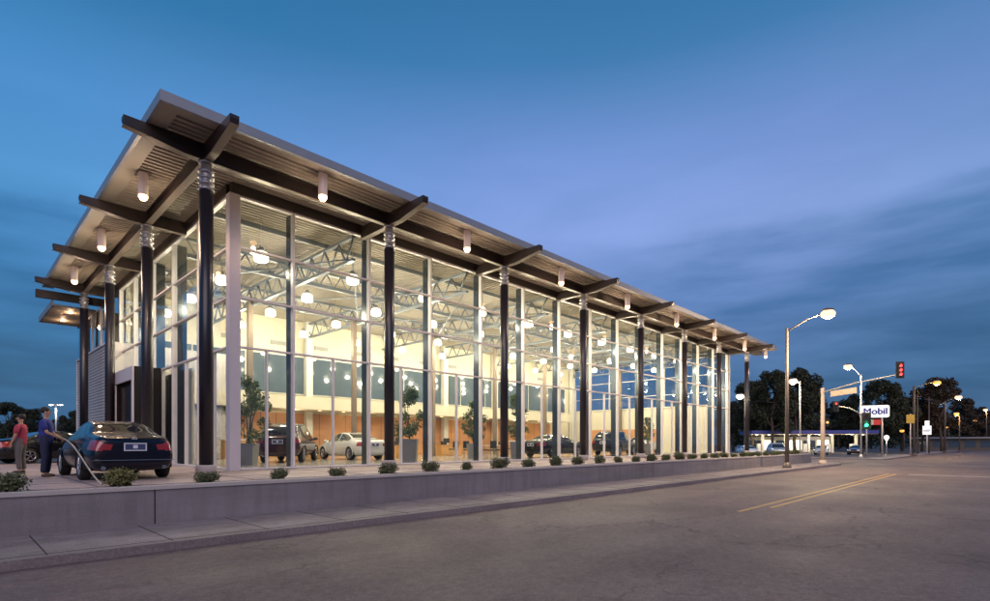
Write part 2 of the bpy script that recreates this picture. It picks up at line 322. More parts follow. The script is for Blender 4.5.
# ------------------------------------------------------------------ mesh helpers
class MB:
    def __init__(s): s.v = []; s.f = []; s.sm = []
    def add(s, vs, fs, smooth=False):
        o = len(s.v); s.v += [tuple(v) for v in vs]; s.f += [tuple(i + o for i in f) for f in fs]; s.sm += [smooth] * len(fs)
    def box(s, x0, x1, y0, y1, z0, z1):
        s.add([(x0,y0,z0),(x1,y0,z0),(x1,y1,z0),(x0,y1,z0),(x0,y0,z1),(x1,y0,z1),(x1,y1,z1),(x0,y1,z1)],
              [(3,2,1,0),(4,5,6,7),(0,1,5,4),(1,2,6,5),(2,3,7,6),(3,0,4,7)])
        return s
    def beam(s, a, b, w, h, up=(0, 0, 1)):
        a, b = Vector(a), Vector(b); d = (b - a).normalized(); u = Vector(up)
        if abs(d.dot(u)) > .98: u = Vector((1, 0, 0))
        r = d.cross(u).normalized(); u = r.cross(d).normalized()
        vs = []
        for p in (a, b):
            for q in ((-1, -1), (1, -1), (1, 1), (-1, 1)): vs.append(p + r * q[0] * w / 2 + u * q[1] * h / 2)
        s.add(vs, [(0,1,2,3),(7,6,5,4),(0,4,5,1),(1,5,6,2),(2,6,7,3),(3,7,4,0)]); return s
    def tube(s, pts, rad, n=10, cap=True, smooth=True):
        pts = [Vector(p) for p in pts]
        if not hasattr(rad, '__len__'): rad = [rad] * len(pts)
        rings = []; prev = None
        for i, p in enumerate(pts):
            d = (pts[min(i + 1, len(pts) - 1)] - pts[max(i - 1, 0)])
            d = d.normalized() if d.length > 1e-6 else Vector((0, 0, 1))
            if prev is None:
                u = Vector((1, 0, 0)) if abs(d.x) < .9 else Vector((0, 1, 0))
            else: u = prev
            u = (u - d * u.dot(d)).normalized(); prev = u; w = d.cross(u)
            rings.append([p + (u * math.cos(2*PI*k/n) + w * math.sin(2*PI*k/n)) * rad[i] for k in range(n)])
        vs = [v for r in rings for v in r]; fs = []
        for i in range(len(rings) - 1):
            for k in range(n): fs.append((i*n+k, i*n+(k+1)%n, (i+1)*n+(k+1)%n, (i+1)*n+k))
        s.add(vs, fs, smooth)
        if cap: s.add(rings[0][::-1], [tuple(range(n))]); s.add(rings[-1], [tuple(range(n))])
        return s
    def lathe(s, prof, c=(0, 0, 0), n=20, smooth=True):   # (r, z) profile
        vs = []; fs = []
        for r, z in prof:
            for k in range(n): vs.append((c[0] + r*math.cos(2*PI*k/n), c[1] + r*math.sin(2*PI*k/n), c[2] + z))
        for i in range(len(prof) - 1):
            for k in range(n): fs.append((i*n+k, i*n+(k+1)%n, (i+1)*n+(k+1)%n, (i+1)*n+k))
        s.add(vs, fs, smooth)
        for i, rev in ((0, True), (len(prof) - 1, False)):
            if prof[i][0] > 1e-4: s.add([vs[i*n+k] for k in range(n)][::-1 if rev else 1], [tuple(range(n))])
        return s
    def ball(s, c, r, n=10, sc=(1, 1, 1)):
        vs = []; fs = []; m = n // 2 + 1
        for i in range(m + 1):
            th = PI * i / m
            for k in range(n): vs.append((c[0] + r*sc[0]*math.sin(th)*math.cos(2*PI*k/n), c[1] + r*sc[1]*math.sin(th)*math.sin(2*PI*k/n), c[2] + r*sc[2]*math.cos(th)))
        for i in range(m):
            for k in range(n): fs.append((i*n+k, (i+1)*n+k, (i+1)*n+(k+1)%n, i*n+(k+1)%n))
        s.add(vs, fs, True); return s
    def prism(s, poly, axis, a, b):   # polygon in the plane normal to axis, extruded a..b
        n = len(poly)
        def P(p, t):
            return (t, p[0], p[1]) if axis == 'x' else (p[0], t, p[1]) if axis == 'y' else (p[0], p[1], t)
        s.add([P(p, a) for p in poly] + [P(p, b) for p in poly],
              [tuple(range(n))[::-1], tuple(range(n, 2*n))] + [(i, (i+1)%n, n+(i+1)%n, n+i) for i in range(n)]); return s
    def mesh(s, name, m=None):
        me = bpy.data.meshes.new(name); me.from_pydata(s.v, [], s.f); me.polygons.foreach_set('use_smooth', s.sm)
        if m: me.materials.append(M[m])
        bm = bmesh.new(); bm.from_mesh(me); bmesh.ops.remove_doubles(bm, verts=bm.verts, dist=1e-5)
        bmesh.ops.recalc_face_normals(bm, faces=bm.faces); bm.to_mesh(me); bm.free()
        return me
    def build(s, name, m, parent=None, loc=None):
        o = bpy.data.objects.new(name, s.mesh(name, m)); C.objects.link(o)
        if parent: o.parent = parent
        if loc: o.location = loc
        return o
def tag(o, label=None, cat=None, group=None, kind=None):
    if label: o['label'] = label
    if cat: o['category'] = cat
    if group: o['group'] = group
    if kind: o['kind'] = kind
    return o
def empty(name, loc=(0, 0, 0), rz=0, label=None, cat=None, group=None):
    o = bpy.data.objects.new(name, None); C.objects.link(o); o.location = loc; o.rotation_euler = (0, 0, rz); o.empty_display_size = .2
    return tag(o, label, cat, group)
def copy_tree(o, parent=None):
    c = o.copy(); C.objects.link(c)
    if parent: c.parent = parent
    for ch in list(o.children): copy_tree(ch, c)
    return c
def dup(o, loc, rz=None, label=None, sc=None):
    c = copy_tree(o); c.location = loc
    if rz is not None: c.rotation_euler = (0, 0, rz)
    if sc: c.scale = sc
    if label: c['label'] = label
    return c
def lamp(kind, name, loc, watt, col, rad=.1, parent=None, spot=None):
    l = bpy.data.lights.new(name, kind); l.energy = watt; l.color = col; l.shadow_soft_size = rad
    o = bpy.data.objects.new(name, l); C.objects.link(o); o.location = loc
    if spot: l.spot_size = spot; l.spot_blend = .5
    if parent: o.parent = parent
    return o
def struct(name, mb, m): return tag(mb.build(name, m), kind='structure')

# ------------------------------------------------------------------ ground
RZ = -.82
struct('ground', MB().box(-600, 900, -500, 900, -1.6, RZ - .03), 'earth')
struct('road', MB().box(-200, 700, -30, 9.45, RZ - .02, RZ), 'asphalt')
struct('cross_street', MB().box(54.0, 67.0, 9.45, 400, RZ - .02, RZ), 'asphalt')
struct('station_lot', MB().box(69.2, 240, 10.9, 120, RZ - .02, RZ + .03), 'lot_asphalt')
mb = MB().prism([(-200, 9.6), (49.0, 9.6), (51.2, 10.3), (52.4, 11.8), (52.6, 14), (52.6, 120), (51, 120), (51, 11.9), (-200, 11.9)], 'z', RZ - .1, RZ + .12)
struct('sidewalk', mb, 'sidewalk_concrete')
mb = MB().prism([(-200, 9.45), (49.1, 9.45), (51.4, 10.2), (52.6, 11.75), (52.8, 14), (52.8, 120), (52.6, 120), (52.6, 14), (52.4, 11.8), (51.2, 10.3), (49.0, 9.6), (-200, 9.6)], 'z', RZ - .1, RZ + .13)
struct('kerb', mb, 'kerb_concrete')
mb = MB()
for x in np.arange(-30, 50, 1.55): mb.box(x, x + .018, 9.61, 11.88, RZ + .118, RZ + .1235)
mb.box(-200, 49, 9.75, 9.765, RZ + .118, RZ + .1235)
struct('sidewalk_joints', mb, 'mulch')
struct('far_sidewalk', MB().box(67.0, 69.2, 9.3, 200, RZ - .1, RZ + .13).box(69.2, 500, 9.2, 10.9, RZ - .1, RZ + .13), 'sidewalk_concrete')
struct('far_kerb', MB().box(66.85, 67.0, 9.15, 200, RZ - .1, RZ + .14).box(67.0, 500, 9.05, 9.2, RZ - .1, RZ + .14), 'sidewalk_concrete')
# paint on the road
mb = MB()
mb.add([(13.6, 4.72, 0), (36.5, 4.72, 0), (36.5, 4.84, 0), (13.6, 4.84, 0)], [(0, 1, 2, 3)])
mb.add([(15.0, 4.40, 0), (36.5, 4.40, 0), (36.5, 4.52, 0), (15.0, 4.52, 0)], [(0, 1, 2, 3)])
yl = struct('yellow_centre_line', mb, 'paint_yellow'); yl.location.z = RZ + .004
mb = MB(); mb.add([(36.2, 3.9, 0), (36.2, .2, 0), (36.65, .2, 0), (36.65, 3.9, 0)], [(0, 1, 2, 3)])
st = struct('stop_line', mb, 'paint_white'); st.location.z = RZ + .004
mb = MB()
mb.box(52.9, 53.25, -12, 9.2, 0, .003); mb.box(68.3, 68.7, -12, 4, 0, .003); mb.box(71.0, 71.35, -12, 9, 0, .003)
st = struct('crosswalk_lines', mb, 'paint_white'); st.location.z = RZ + .004
mb = MB()
for x in np.arange(74, 200, 12): mb.box(x, x + 20 * .3, 4.6, 4.72, 0, .003)
st = struct('far_lane_line', mb, 'paint_yellow'); st.location.z = RZ + .004

# retaining wall, planting strip, terrace
wl = empty('retaining_wall', (0, 0, 0), 0, 'long low grey concrete wall between the sidewalk and the planting strip', 'wall')
for x0 in np.arange(-37.3, 50, 10.04):
    x1 = min(x0 + 10.015, 50.6)
    MB().box(x0, x1, 11.9, 12.16, RZ - .1, -.035).build('wall_panel', 'wall_concrete', wl)
MB().box(-37.3, 50.62, 11.87, 12.19, -.035, .035).build('wall_cap', 'concrete_base', wl)
struct('planting_strip', MB().box(-60, 50.6, 12.16, 12.95, -.5, -.02), 'mulch')
struct('terrace', MB().box(-120, 51.0, 12.95, 31, -.9, 0.0), 'terrace_concrete')
struct('parking_lot', MB().box(-260, 51.0, 31, 300, -.9, -.006), 'lot_asphalt')
mb = MB()
for x in np.arange(-10, 51, 3.03): mb.box(x, x + .02, 12.96, 17.7, 0, .004)
for y in (14.6, 16.9): mb.box(-30, 51, y, y + .02, 0, .0035)
struct('terrace_joints', mb, 'mulch')

# ------------------------------------------------------------------ showroom building
B = empty('showroom_building', (5.06, 16, 0), 0, 'glass walled showroom under a wide flat roof carried on dark round columns', 'building')
def bpart(name, mb, m, parent=B):
    o = mb.build(name, m, parent)
    if parent is B: o.location = (-5.06, -16, 0)
    return o
BX, BY = 5.06, 16.0; D = 6.06
CX = [BX + D * i for i in range(8)]; CY = [BY + 6.15 * i for i in range(4)]
GX0, GX1, GY = 6.39, 48.3, 17.8
BACK = 34.5
RX0, RX1, RY0, RY1 = 3.6, 50.9, 14.6, 36.6
ZS, ZF0, ZF1 = 9.16, 9.10, 9.36
# ribbed roof deck
def ribbed(x0, x1, y0, y1, z, pitch=.22, h=.055):
    prof = []; y = y0
    while y < y1 - 1e-6:
        prof += [(y, z), (y + pitch*.42, z), (y + pitch*.5, z + h), (y + pitch*.92, z + h)]; y += pitch
    prof.append((y1, z))
    mb = MB(); vs = []
    for (a, b) in prof: vs += [(x0, a, b), (x1, a, b)]
    mb.add(vs, [(2*i, 2*i+1, 2*i+3, 2*i+2) for i in range(len(prof)-1)])
    return mb
roof = bpart('roof', MB().box(RX0 + .1, RX1 - .1, RY0 + .1, RY1, 9.24, 9.34), 'fascia')
def sub(name, mb, m, parent): 
    o = mb.build(name, m, parent); return o
sub('roof_deck', ribbed(RX0 + .45, RX1 - .3, RY0 + .40, RY1 - .1, ZS), 'soffit', roof)
mb = MB().box(RX0, RX1, RY0, RY0 + .09, ZF0, ZF1).box(RX0, RX0 + .09, RY0 + .09, RY1, ZF0, ZF1).box(RX1 - .09, RX1, RY0 + .09, RY1, ZF0, ZF1)
sub('fascia', mb, 'fascia', roof)
mb = MB().box(RX0 + .09, RX1 - .09, RY0 + .09, RY0 + .42, ZF0 + .02, ZF0 + .06).box(RX0 + .09, RX0 + .47, RY0 + .42, RY1, ZF0 + .02, ZF0 + .06).box(RX1 - .4, RX1 - .09, RY0 + .42, RY1, ZF0 + .02, ZF0 + .06)
sub('soffit_border', mb, 'soffit', roof)

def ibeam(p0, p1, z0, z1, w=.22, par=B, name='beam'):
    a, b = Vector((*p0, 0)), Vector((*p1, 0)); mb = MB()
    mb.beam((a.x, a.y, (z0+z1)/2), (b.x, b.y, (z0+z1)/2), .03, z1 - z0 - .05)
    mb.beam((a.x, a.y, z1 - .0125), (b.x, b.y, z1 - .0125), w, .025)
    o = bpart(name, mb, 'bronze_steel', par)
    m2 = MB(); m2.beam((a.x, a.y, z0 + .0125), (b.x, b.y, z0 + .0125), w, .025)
    sub('flange', m2, 'lit_flange_column_steel', o)  # underside paler than the web: light from below put into its colour
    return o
def outrigger(p0, p1, tip):   # p0 inner end, p1 start of the taper, tip
    mb = MB(); p0, p1, tip = [Vector((*p, 0)) for p in (p0, p1, tip)]
    z0, z1 = 8.66, 9.09; d = (tip - p0).normalized(); r = Vector((-d.y, d.x, 0)) * .11
    def sec(p, za, zb): return [p + r + Vector((0,0,za)), p - r + Vector((0,0,za)), p - r + Vector((0,0,zb)), p + r + Vector((0,0,zb))]
    vs = sec(p0, z0, z1) + sec(p1, z0, z1) + sec(tip - d*.05, 8.86, 9.09) + sec(tip, 9.0, 9.09)
    fs = []
    for i in range(3):
        for k in range(4): fs.append((i*4+k, i*4+(k+1)%4, i*4+4+(k+1)%4, i*4+4+k))
    fs += [(0,1,2,3), (15,14,13,12)]
    mb.add(vs, fs)
    o = bpart('outrigger', mb, 'bronze_steel')
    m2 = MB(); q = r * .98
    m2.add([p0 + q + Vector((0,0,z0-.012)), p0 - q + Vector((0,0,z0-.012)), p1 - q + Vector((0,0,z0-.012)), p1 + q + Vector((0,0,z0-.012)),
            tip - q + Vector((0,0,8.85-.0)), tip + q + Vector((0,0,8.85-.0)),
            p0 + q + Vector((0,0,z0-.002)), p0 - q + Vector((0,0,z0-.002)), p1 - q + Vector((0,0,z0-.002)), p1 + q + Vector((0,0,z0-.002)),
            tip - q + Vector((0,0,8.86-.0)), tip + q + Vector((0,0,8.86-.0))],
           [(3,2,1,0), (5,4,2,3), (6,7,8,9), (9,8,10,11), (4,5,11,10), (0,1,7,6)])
    sub('flange', m2, 'lit_flange_column_steel', o)  # same lit tone painted on the outrigger underside
for x in CX: outrigger((x, 17.7), (x, 15.3), (x, 13.92))
for y in CY: outrigger((6.3, y), (4.5, y), (3.12, y))
outrigger((48.2, 16), (50.0, 16), (51.3, 16))
ibeam((CX[0], 16), (CX[-1], 16), 8.66, 9.08, .2)
ibeam((BX, CY[0]), (BX, CY[-1]), 8.66, 9.075, .2)
bpart('header_beam', MB().box(GX0 - .05, GX1 + .05, GY - .13, GY + .13, 8.83, 9.15), 'bronze_steel')
bpart('header_beam', MB().box(GX0 - .13, GX0 + .13, GY + .14, BACK, 8.83, 9.15), 'bronze_steel')
bpart('header_beam', MB().box(GX1 - .13, GX1 + .13, GY + .14, BACK, 8.83, 9.15), 'bronze_steel')
bpart('edge_beam', MB().box(3.3, 6.3, 36.0, 36.25, 8.45, 8.85), 'bronze_steel')

def column(x, y):
    c = MB().lathe([(.18, .27), (.18, 7.84)], (x, y, 0), 24)
    o = bpart('column', c, 'column_navy')
    cap = MB().lathe([(.14, 7.84), (.14, 8.65)], (x, y, 0), 20)
    for z in (7.86, 8.02, 8.18, 8.34): cap.lathe([(.14, z), (.205, z + .01), (.205, z + .055), (.14, z + .065)], (x, y, 0), 20)
    cap.lathe([(.2, 8.60), (.2, 8.65)], (x, y, 0), 12)
    sub('cap', cap, 'silver', o)
    sub('plinth', MB().lathe([(.26, 0), (.26, .22), (.24, .27)], (x, y, 0), 24), 'concrete_base', o)
for x in CX: column(x, 16)
for y in CY[1:]: column(BX, y)

# glazing
TR = [.04, 3.97, 5.57, 7.17, 8.80]
def window_bay(axis, a, b, fixed, mid=True, first=False, last=False, fin=True, ztop=8.80, trans=TR):
    """one bay of curtain wall between two mullions; axis 'x' runs along X at y=fixed"""
    w = .035; mb = MB()
    def bx(m_, a0, a1, d0, d1, z0, z1):
        if axis == 'x': m_.box(a0, a1, fixed + d0, fixed + d1, z0, z1)
        else: m_.box(fixed + d0, fixed + d1, a0, a1, z0, z1)
    bx(mb, b - w, b + w, -.09, .09, 0, ztop)
    if first: bx(mb, a, a + w, -.09, .09, 0, ztop)
    s0 = a + w
    for i, z in enumerate(trans): bx(mb, s0, b - w, -.07, .07, z - .03, z + .03) if i else bx(mb, s0, b - w, -.08, .08, 0, .07)
    if mid:
        m_ = (a + b) / 2; bx(mb, m_ - .027, m_ + .027, -.065, .065, .07, 3.94)
    o = bpart('window', mb, 'alu')
    pn = MB(); bx(pn, s0, b - w, -.006, .006, .07, ztop - .03)
    sub('pane', pn, 'glass', o)
    if fin:
        f = MB(); bx(f, b - .035, b + .035, .11, .44, 0.0, 8.8)
        for z in trans[1:-1]: bx(f, b - .06, b + .06, .14, .40, z - .09, z + .09)
        sub('fin', f, 'fin', o)
fx = [8.39 + 3.03 * k for k in range(14)]
prev = 6.58
for k, x in enumerate(fx):
    window_bay('x', prev, x, GY, first=(k == 0)); prev = x
window_bay('x', prev, GX1 - .02, GY, mid=False, fin=False)
ly = [20.86, 23.9, 26.95, 30.0, 33.0]
prev = GY + .2
for k, y in enumerate(ly):
    window_bay('y', prev, y, GX0, mid=True, fin=(k < 4), first=(k == 0)); prev = y
prev = GY + .12
for y in (20.86, 23.9, 26.95, 30.0, 34.4):
    window_bay('y', prev, y, GX1 + .06, fin=False); prev = y
bpart('corner_panel', MB().box(GX0 - .12, 6.58, GY - .12, GY + .2, 0, 8.82), 'alu_panel')

# floor, back wall, interior
ew = bpart('end_wall', MB().box(GX1 - .35, GX1 - .15, 19.3, BACK - .6, 0, 4.3), 'cream')
sub('wood_panel', MB().box(GX1 - .40, GX1 - .352, 24.5, 33.0, .05, 2.3), 'wood_panel', ew)
sub('poster', MB().box(GX1 - .43, GX1 - .402, 25.3, 26.6, .6, 2.2), 'paint_yellow', ew)
sub('cap', MB().box(GX1 - .45, GX1 - .13, 19.2, BACK - .6, 4.3, 4.4), 'cream_panel', ew)
bpart('show_floor', MB().box(GX0, GX1, GY - .1, BACK + .2, -.3, .025), 'show_floor')
bw = bpart('back_wall', MB().box(GX0 + .2, GX1 - .15, BACK, BACK + .2, 0, 9.12), 'cream')
sub('wood_panel', MB().box(7.0, 44.0, BACK - .08, BACK - .002, .05, 2.9), 'wood_panel', bw)
mb = MB()
for x in np.arange(7.0, 44.0, 1.01): mb.box(x, x + .025, BACK - .084, BACK - .08, .05, 2.9)
sub('panel_joint', mb, 'black_panel', bw)
# shelf soffit over the wood wall (back of house runs under a mezzanine)
bpart('mezzanine', MB().box(7.0, 44, 31.9, BACK - .1, 3.05, 3.85), 'cream')
for i, xc in enumerate(np.arange(8.6, 46, 3.03)):
    o = bpart('window', MB().box(xc - 1.51, xc + 1.51, BACK - .12, BACK - .003, 4.15, 6.75), 'cream_panel')
    sub('pane', MB().box(xc - 1.47, xc + 1.47, BACK - .14, BACK - .121, 4.22, 6.68), 'dark_band', o)
for xc in np.arange(9.2, 46, 3.03):
    v = MB().box(xc - .5, xc + .5, BACK - .05, BACK - .002, 7.35, 7.62)
    bpart('vent', v, 'grey_vent')
for i in (2, 4, 5, 7):
    x = BX + D * i; bpart('pilaster', MB().box(x - .22, x + .22, BACK - .55, BACK - .145, 0, 9.1), 'cream_panel')
for i in range(1, 8):
    x = BX + D * i - .15
    bpart('interior_column', MB().box(x - .12, x + .12, 28.0, 28.24, 0, 8.3), 'lit_flange_column_steel')
for i, xx in enumerate(np.arange(8.5, 43.5, 1.75)):
    bpart('downlight', MB().lathe([(.09, 3.02), (.10, 3.048)], (xx, 32.7, 0), 10), 'glow_warm')
    if i % 3 == 1: o = lamp('POINT', 'downlight_glow', (xx - 5.06, 32.7 - 16, 2.8), 45, (1, .74, .42), .1, B)
# side vestibule
v = bpart('entrance_portal', MB().box(5.3, 6.25, 25.2, 25.28, 0, 3.98).box(5.3, 6.25, 28.34, 28.42, 0, 3.98).box(5.3, 6.25, 25.28, 28.34, 3.88, 3.98), 'black_panel')
sub('portal_frame', MB().box(5.24, 5.3, 25.2, 25.36, 0, 3.98).box(5.24, 5.3, 28.26, 28.42, 0, 3.98).box(5.24, 5.3, 25.36, 28.26, 3.45, 3.98), 'alu_panel', v)
sub('door', MB().box(5.42, 5.47, 25.44, 28.2, 0, 3.3), 'black_panel', v)
bpart('partition', MB().box(6.9, 7.0, 23.5, 25.0, .03, 3.9), 'cream_panel')
bpart('partition', MB().box(6.9, 7.0, 25.3, 33.0, .03, 3.9), 'black_panel')
bpart('partition', MB().box(6.6, 6.8, 33.1, BACK, .03, 9.1), 'cream_panel')

# trusses
def truss(a, b, z0, z1, n, name='truss', r=.07):
    a, b = Vector(a), Vector(b); mb = MB()
    for z in (z0, z1): mb.beam((a.x, a.y, z), (b.x, b.y, z), .16, .11)
    for i in range(n):
        p = a.lerp(b, i / n); q = a.lerp(b, (i + 1) / n); m_ = (p + q) / 2
        mb.tube([(p.x, p.y, z1), (m_.x, m_.y, z0)], r*.6, 6); mb.tube([(m_.x, m_.y, z0), (q.x, q.y, z1)], r*.6, 6)
    bpart(name, mb, 'truss_steel')
for i in range(1, 8): truss((BX + D*i, 18.4), (BX + D*i, 34.3), 8.05, 8.95, 14)
for y in (23.1, 28.1): truss((6.6, y), (48.1, y), 8.2, 8.86, 56, 'joist', .05)
for y in (20.4, 25.6, 30.9): bpart('purlin', MB().beam((6.5, y, 9.04), (48.2, y, 9.04), .1, .16), 'truss_steel')
for i in range(7):   # rod bracing between the trusses
    x0, x1 = BX + D*i, BX + D*(i+1)
    mb = MB()
    if i: mb.tube([(x0, 18.5, 8.1), (x1, 27.9, 8.1)], .03, 6)
    mb.tube([(max(x0, 6.6), 27.9, 8.1), (x1, 18.5, 8.1)], .03, 6)
    bpart('brace', mb, 'truss_steel')

# west wing: clad wall with clerestory and a lower canopy
def clad(x, y0, y1, z0, z1, pitch=.16):
    mb = MB(); z = z0; prof = []
    while z < z1: prof += [(x, z), (x, z + pitch*.5), (x - .04, z + pitch*.6), (x - .04, z + pitch*.9)]; z += pitch
    prof.append((x, z1)); vs = []
    for (a, b) in prof: vs += [(a, y0, min(b, z1)), (a, y1, min(b, z1))]
    mb.add(vs, [(2*i, 2*i+1, 2*i+3, 2*i+2) for i in range(len(prof)-1)]); return mb
ww = bpart('west_wall', MB().box(5.9, 12, 32.5, 42.3, 0, 6.02), 'cladding')
sub('cladding', clad(5.88, 33.0, 42.2, .3, 6.0), 'cladding', ww)
sub('trim', MB().box(5.80, 5.9, 32.4, 42.32, 6.02, 6.12).box(5.82, 5.9, 32.45, 33.0, 0, 6.02).box(5.82, 5.9, 42.2, 42.32, 0, 6.02), 'alu', ww)
ys = np.linspace(32.6, 42.2, 9)
for i in range(8):
    o = bpart('window', MB().box(5.84, 5.95, ys[i] + .02, ys[i] + .1, 6.12, 8.2).box(5.86, 5.95, ys[i] + .1, ys[i+1], 8.12, 8.2), 'bronze_steel' if i % 2 else 'alu')
    sub('pane', MB().box(5.89, 5.9, ys[i] + .1, ys[i+1], 6.12, 8.12), 'glass', o)
bpart('upper_wall', MB().box(7.5, 7.7, 33, 42.2, 6.1, 8.3), 'cream')
cn = bpart('canopy', MB().box(4.1, 12, 36.9, 42.5, 8.32, 8.38), 'fascia')
sub('canopy_fascia', MB().box(4.04, 4.1, 36.9, 42.5, 8.28, 8.6).box(4.04, 12, 42.5, 42.56, 8.28, 8.6), 'fascia', cn)
sub('canopy_deck', MB().box(4.12, 12, 36.9, 42.48, 8.29, 8.318), 'soffit', cn)

# ------------------------------------------------------------------ pendant lamps
def make_pendant():
    t = empty('pendant_lamp')
    MB().tube([(0, 0, .2), (0, 0, 1.5)], .012, 6).build('rod', 'silver', t)
    MB().lathe([(.03, .36), (.09, .33), (.13, .22), (.14, .17)], n=16).build('housing', 'silver', t)
    MB().lathe([(.10, .19), (.21, .15), (.25, .05), (.255, -.1), (.22, -.17), (.05, -.19)], n=20).build('lamp_shade', 'glow_white', t)
    return t
pend = make_pendant()
PEND_Y = [19.5, 23.45, 27.45, 31.4]
rown = ['front glass', 'row behind the front glass', 'third row from the front glass', 'row nearest the back wall']
ordn = ['first', 'second', 'third', 'fourth', 'fifth', 'sixth', 'seventh', 'eighth', 'ninth', 'tenth', 'eleventh']
first = True
rl = ['row nearest the street glass', 'second row from the street glass', 'third row from the street glass', 'row nearest the back wall']
for j, y in enumerate(PEND_Y):
    for i in range(11):
        x = 8.0 + 3.74 * i
        o = pend if first else copy_tree(pend); first = False
        o.location = (x, y, 7.65)
        tag(o, 'glowing white pendant, %s from the corner, %s' % (ordn[i], rl[j]), 'pendant lamp', 'pendant lamps hanging in the showroom')
        lamp('POINT', 'lamp_light', (0, 0, -.45), 170, (1, .87, .62), .16, o)

# canister lights under the eaves
def make_can():
    t = empty('eave_light')
    MB().lathe([(.125, 0), (.135, .02), (.135, .66), (.125, .68)], n=20).build('canister', 'can_white', t)
    MB().lathe([(.01, -.17), (.08, -.14), (.13, -.06), (.124, -.002)], n=20).build('lens', 'glow_warm', t)
    return t
can = make_can(); first = True
spots = [(BX + D*(i + .5), 15.15, 'street', i) for i in range(7)] + [(4.25, BY + 6.15*(i + .5), 'west', i) for i in range(3)] + [(49.6, 15.15, 'street', 7)]
for (x, y, side, i) in spots:
    o = can if first else copy_tree(can); first = False
    o.location = (x, y, 8.47)
    tag(o, ('pale canister light under the %s eave, %s from the street corner' % (side, ordn[i])), 'eave light', 'canister lights under the eaves')
    lamp('SPOT', 'lamp_light', (0, 0, -.25), 170 if side == 'west' else 90, (1, .66, .42), .09, o, R(165)); lamp('POINT', 'glow_light', (0, 0, -.38), 34, (1, .74, .54), .12, o)
for k, (x, y) in enumerate([(5.0, 38.2), (5.0, 41.0)]):
    o = empty('canopy_light', (x, y, 8.27), 0, ['small round light under the low west canopy, nearer the columns', 'small round light under the far end of the low west canopy'][k], 'canopy light', 'lights under the low canopy')
    MB().lathe([(.14, 0), (.15, .02)], n=16).build('ring', 'alu', o); MB().lathe([(.02, -.01), (.13, -.008), (.13, -.002)], n=16).build('lens', 'glow_warm', o)
    lamp('POINT', 'lamp_light', (0, 0, -.15), 25, (1, .62, .36), .08, o)

# ------------------------------------------------------------------ cars
def subsurf(verts, faces, lv=3, creases=None):
    me = bpy.data.meshes.new('tmp'); me.from_pydata(verts, [], faces); 
    bm = bmesh.new(); bm.from_mesh(me); bmesh.ops.recalc_face_normals(bm, faces=bm.faces); bm.to_mesh(me); bm.free()
    o = bpy.data.objects.new('tmp', me); C.objects.link(o)
    md = o.modifiers.new('s', 'SUBSURF'); md.levels = lv; md.render_levels = lv
    dg = bpy.context.evaluated_depsgraph_get(); dg.update(); ev = o.evaluated_get(dg); m2 = ev.to_mesh()
    n = len(m2.vertices); co = np.empty(n*3); m2.vertices.foreach_get('co', co); co = co.reshape(-1, 3)
    fs = [tuple(p.vertices) for p in m2.polygons]
    ev.to_mesh_clear(); bpy.data.objects.remove(o); bpy.data.meshes.remove(me)
    return co, fs
SEDAN = dict(L=4.85, ax=(1.02, 3.88), wr=.335,
    #  s     wb    wm    wbelt  zb   zm   zbelt  wrail zrail  ztop
    st=[(0.00, .62, .72, .62, .42, .60, .80, .58, .86, .88),
        (0.06, .78, .84, .74, .24, .60, .90, .66, 1.00, 1.03),
        (0.45, .82, .90, .80, .20, .58, .95, .68, 1.045, 1.08),
        (0.85, .83, .92, .83, .20, .58, .97, .70, 1.07, 1.10),
        (1.05, .83, .92, .84, .20, .58, .97, .70, 1.12, 1.15),
        (1.65, .83, .92, .86, .19, .58, .965, .60, 1.36, 1.40),
        (2.20, .83, .92, .86, .19, .58, .95, .58, 1.41, 1.45),
        (2.28, .83, .92, .86, .19, .58, .95, .58, 1.415, 1.455),
        (2.85, .83, .92, .86, .19, .58, .93, .59, 1.37, 1.42),
        (3.60, .83, .92, .85, .19, .58, .90, .72, 1.02, 1.06),
        (3.75, .83, .92, .84, .20, .58, .89, .72, .96, .99),
        (4.35, .82, .89, .78, .20, .56, .80, .62, .86, .89),
        (4.76, .72, .78, .64, .26, .52, .66, .52, .70, .72),
        (4.85, .55, .62, .52, .36, .48, .58, .44, .61, .62)],
    rear=(1.02, 1.66), front=(2.86, 3.62), side=(1.12, 3.55), pil=(2.20, 2.28), tail=(.40, .70, .94, .42), head=(4.32, .60, .78, .40))
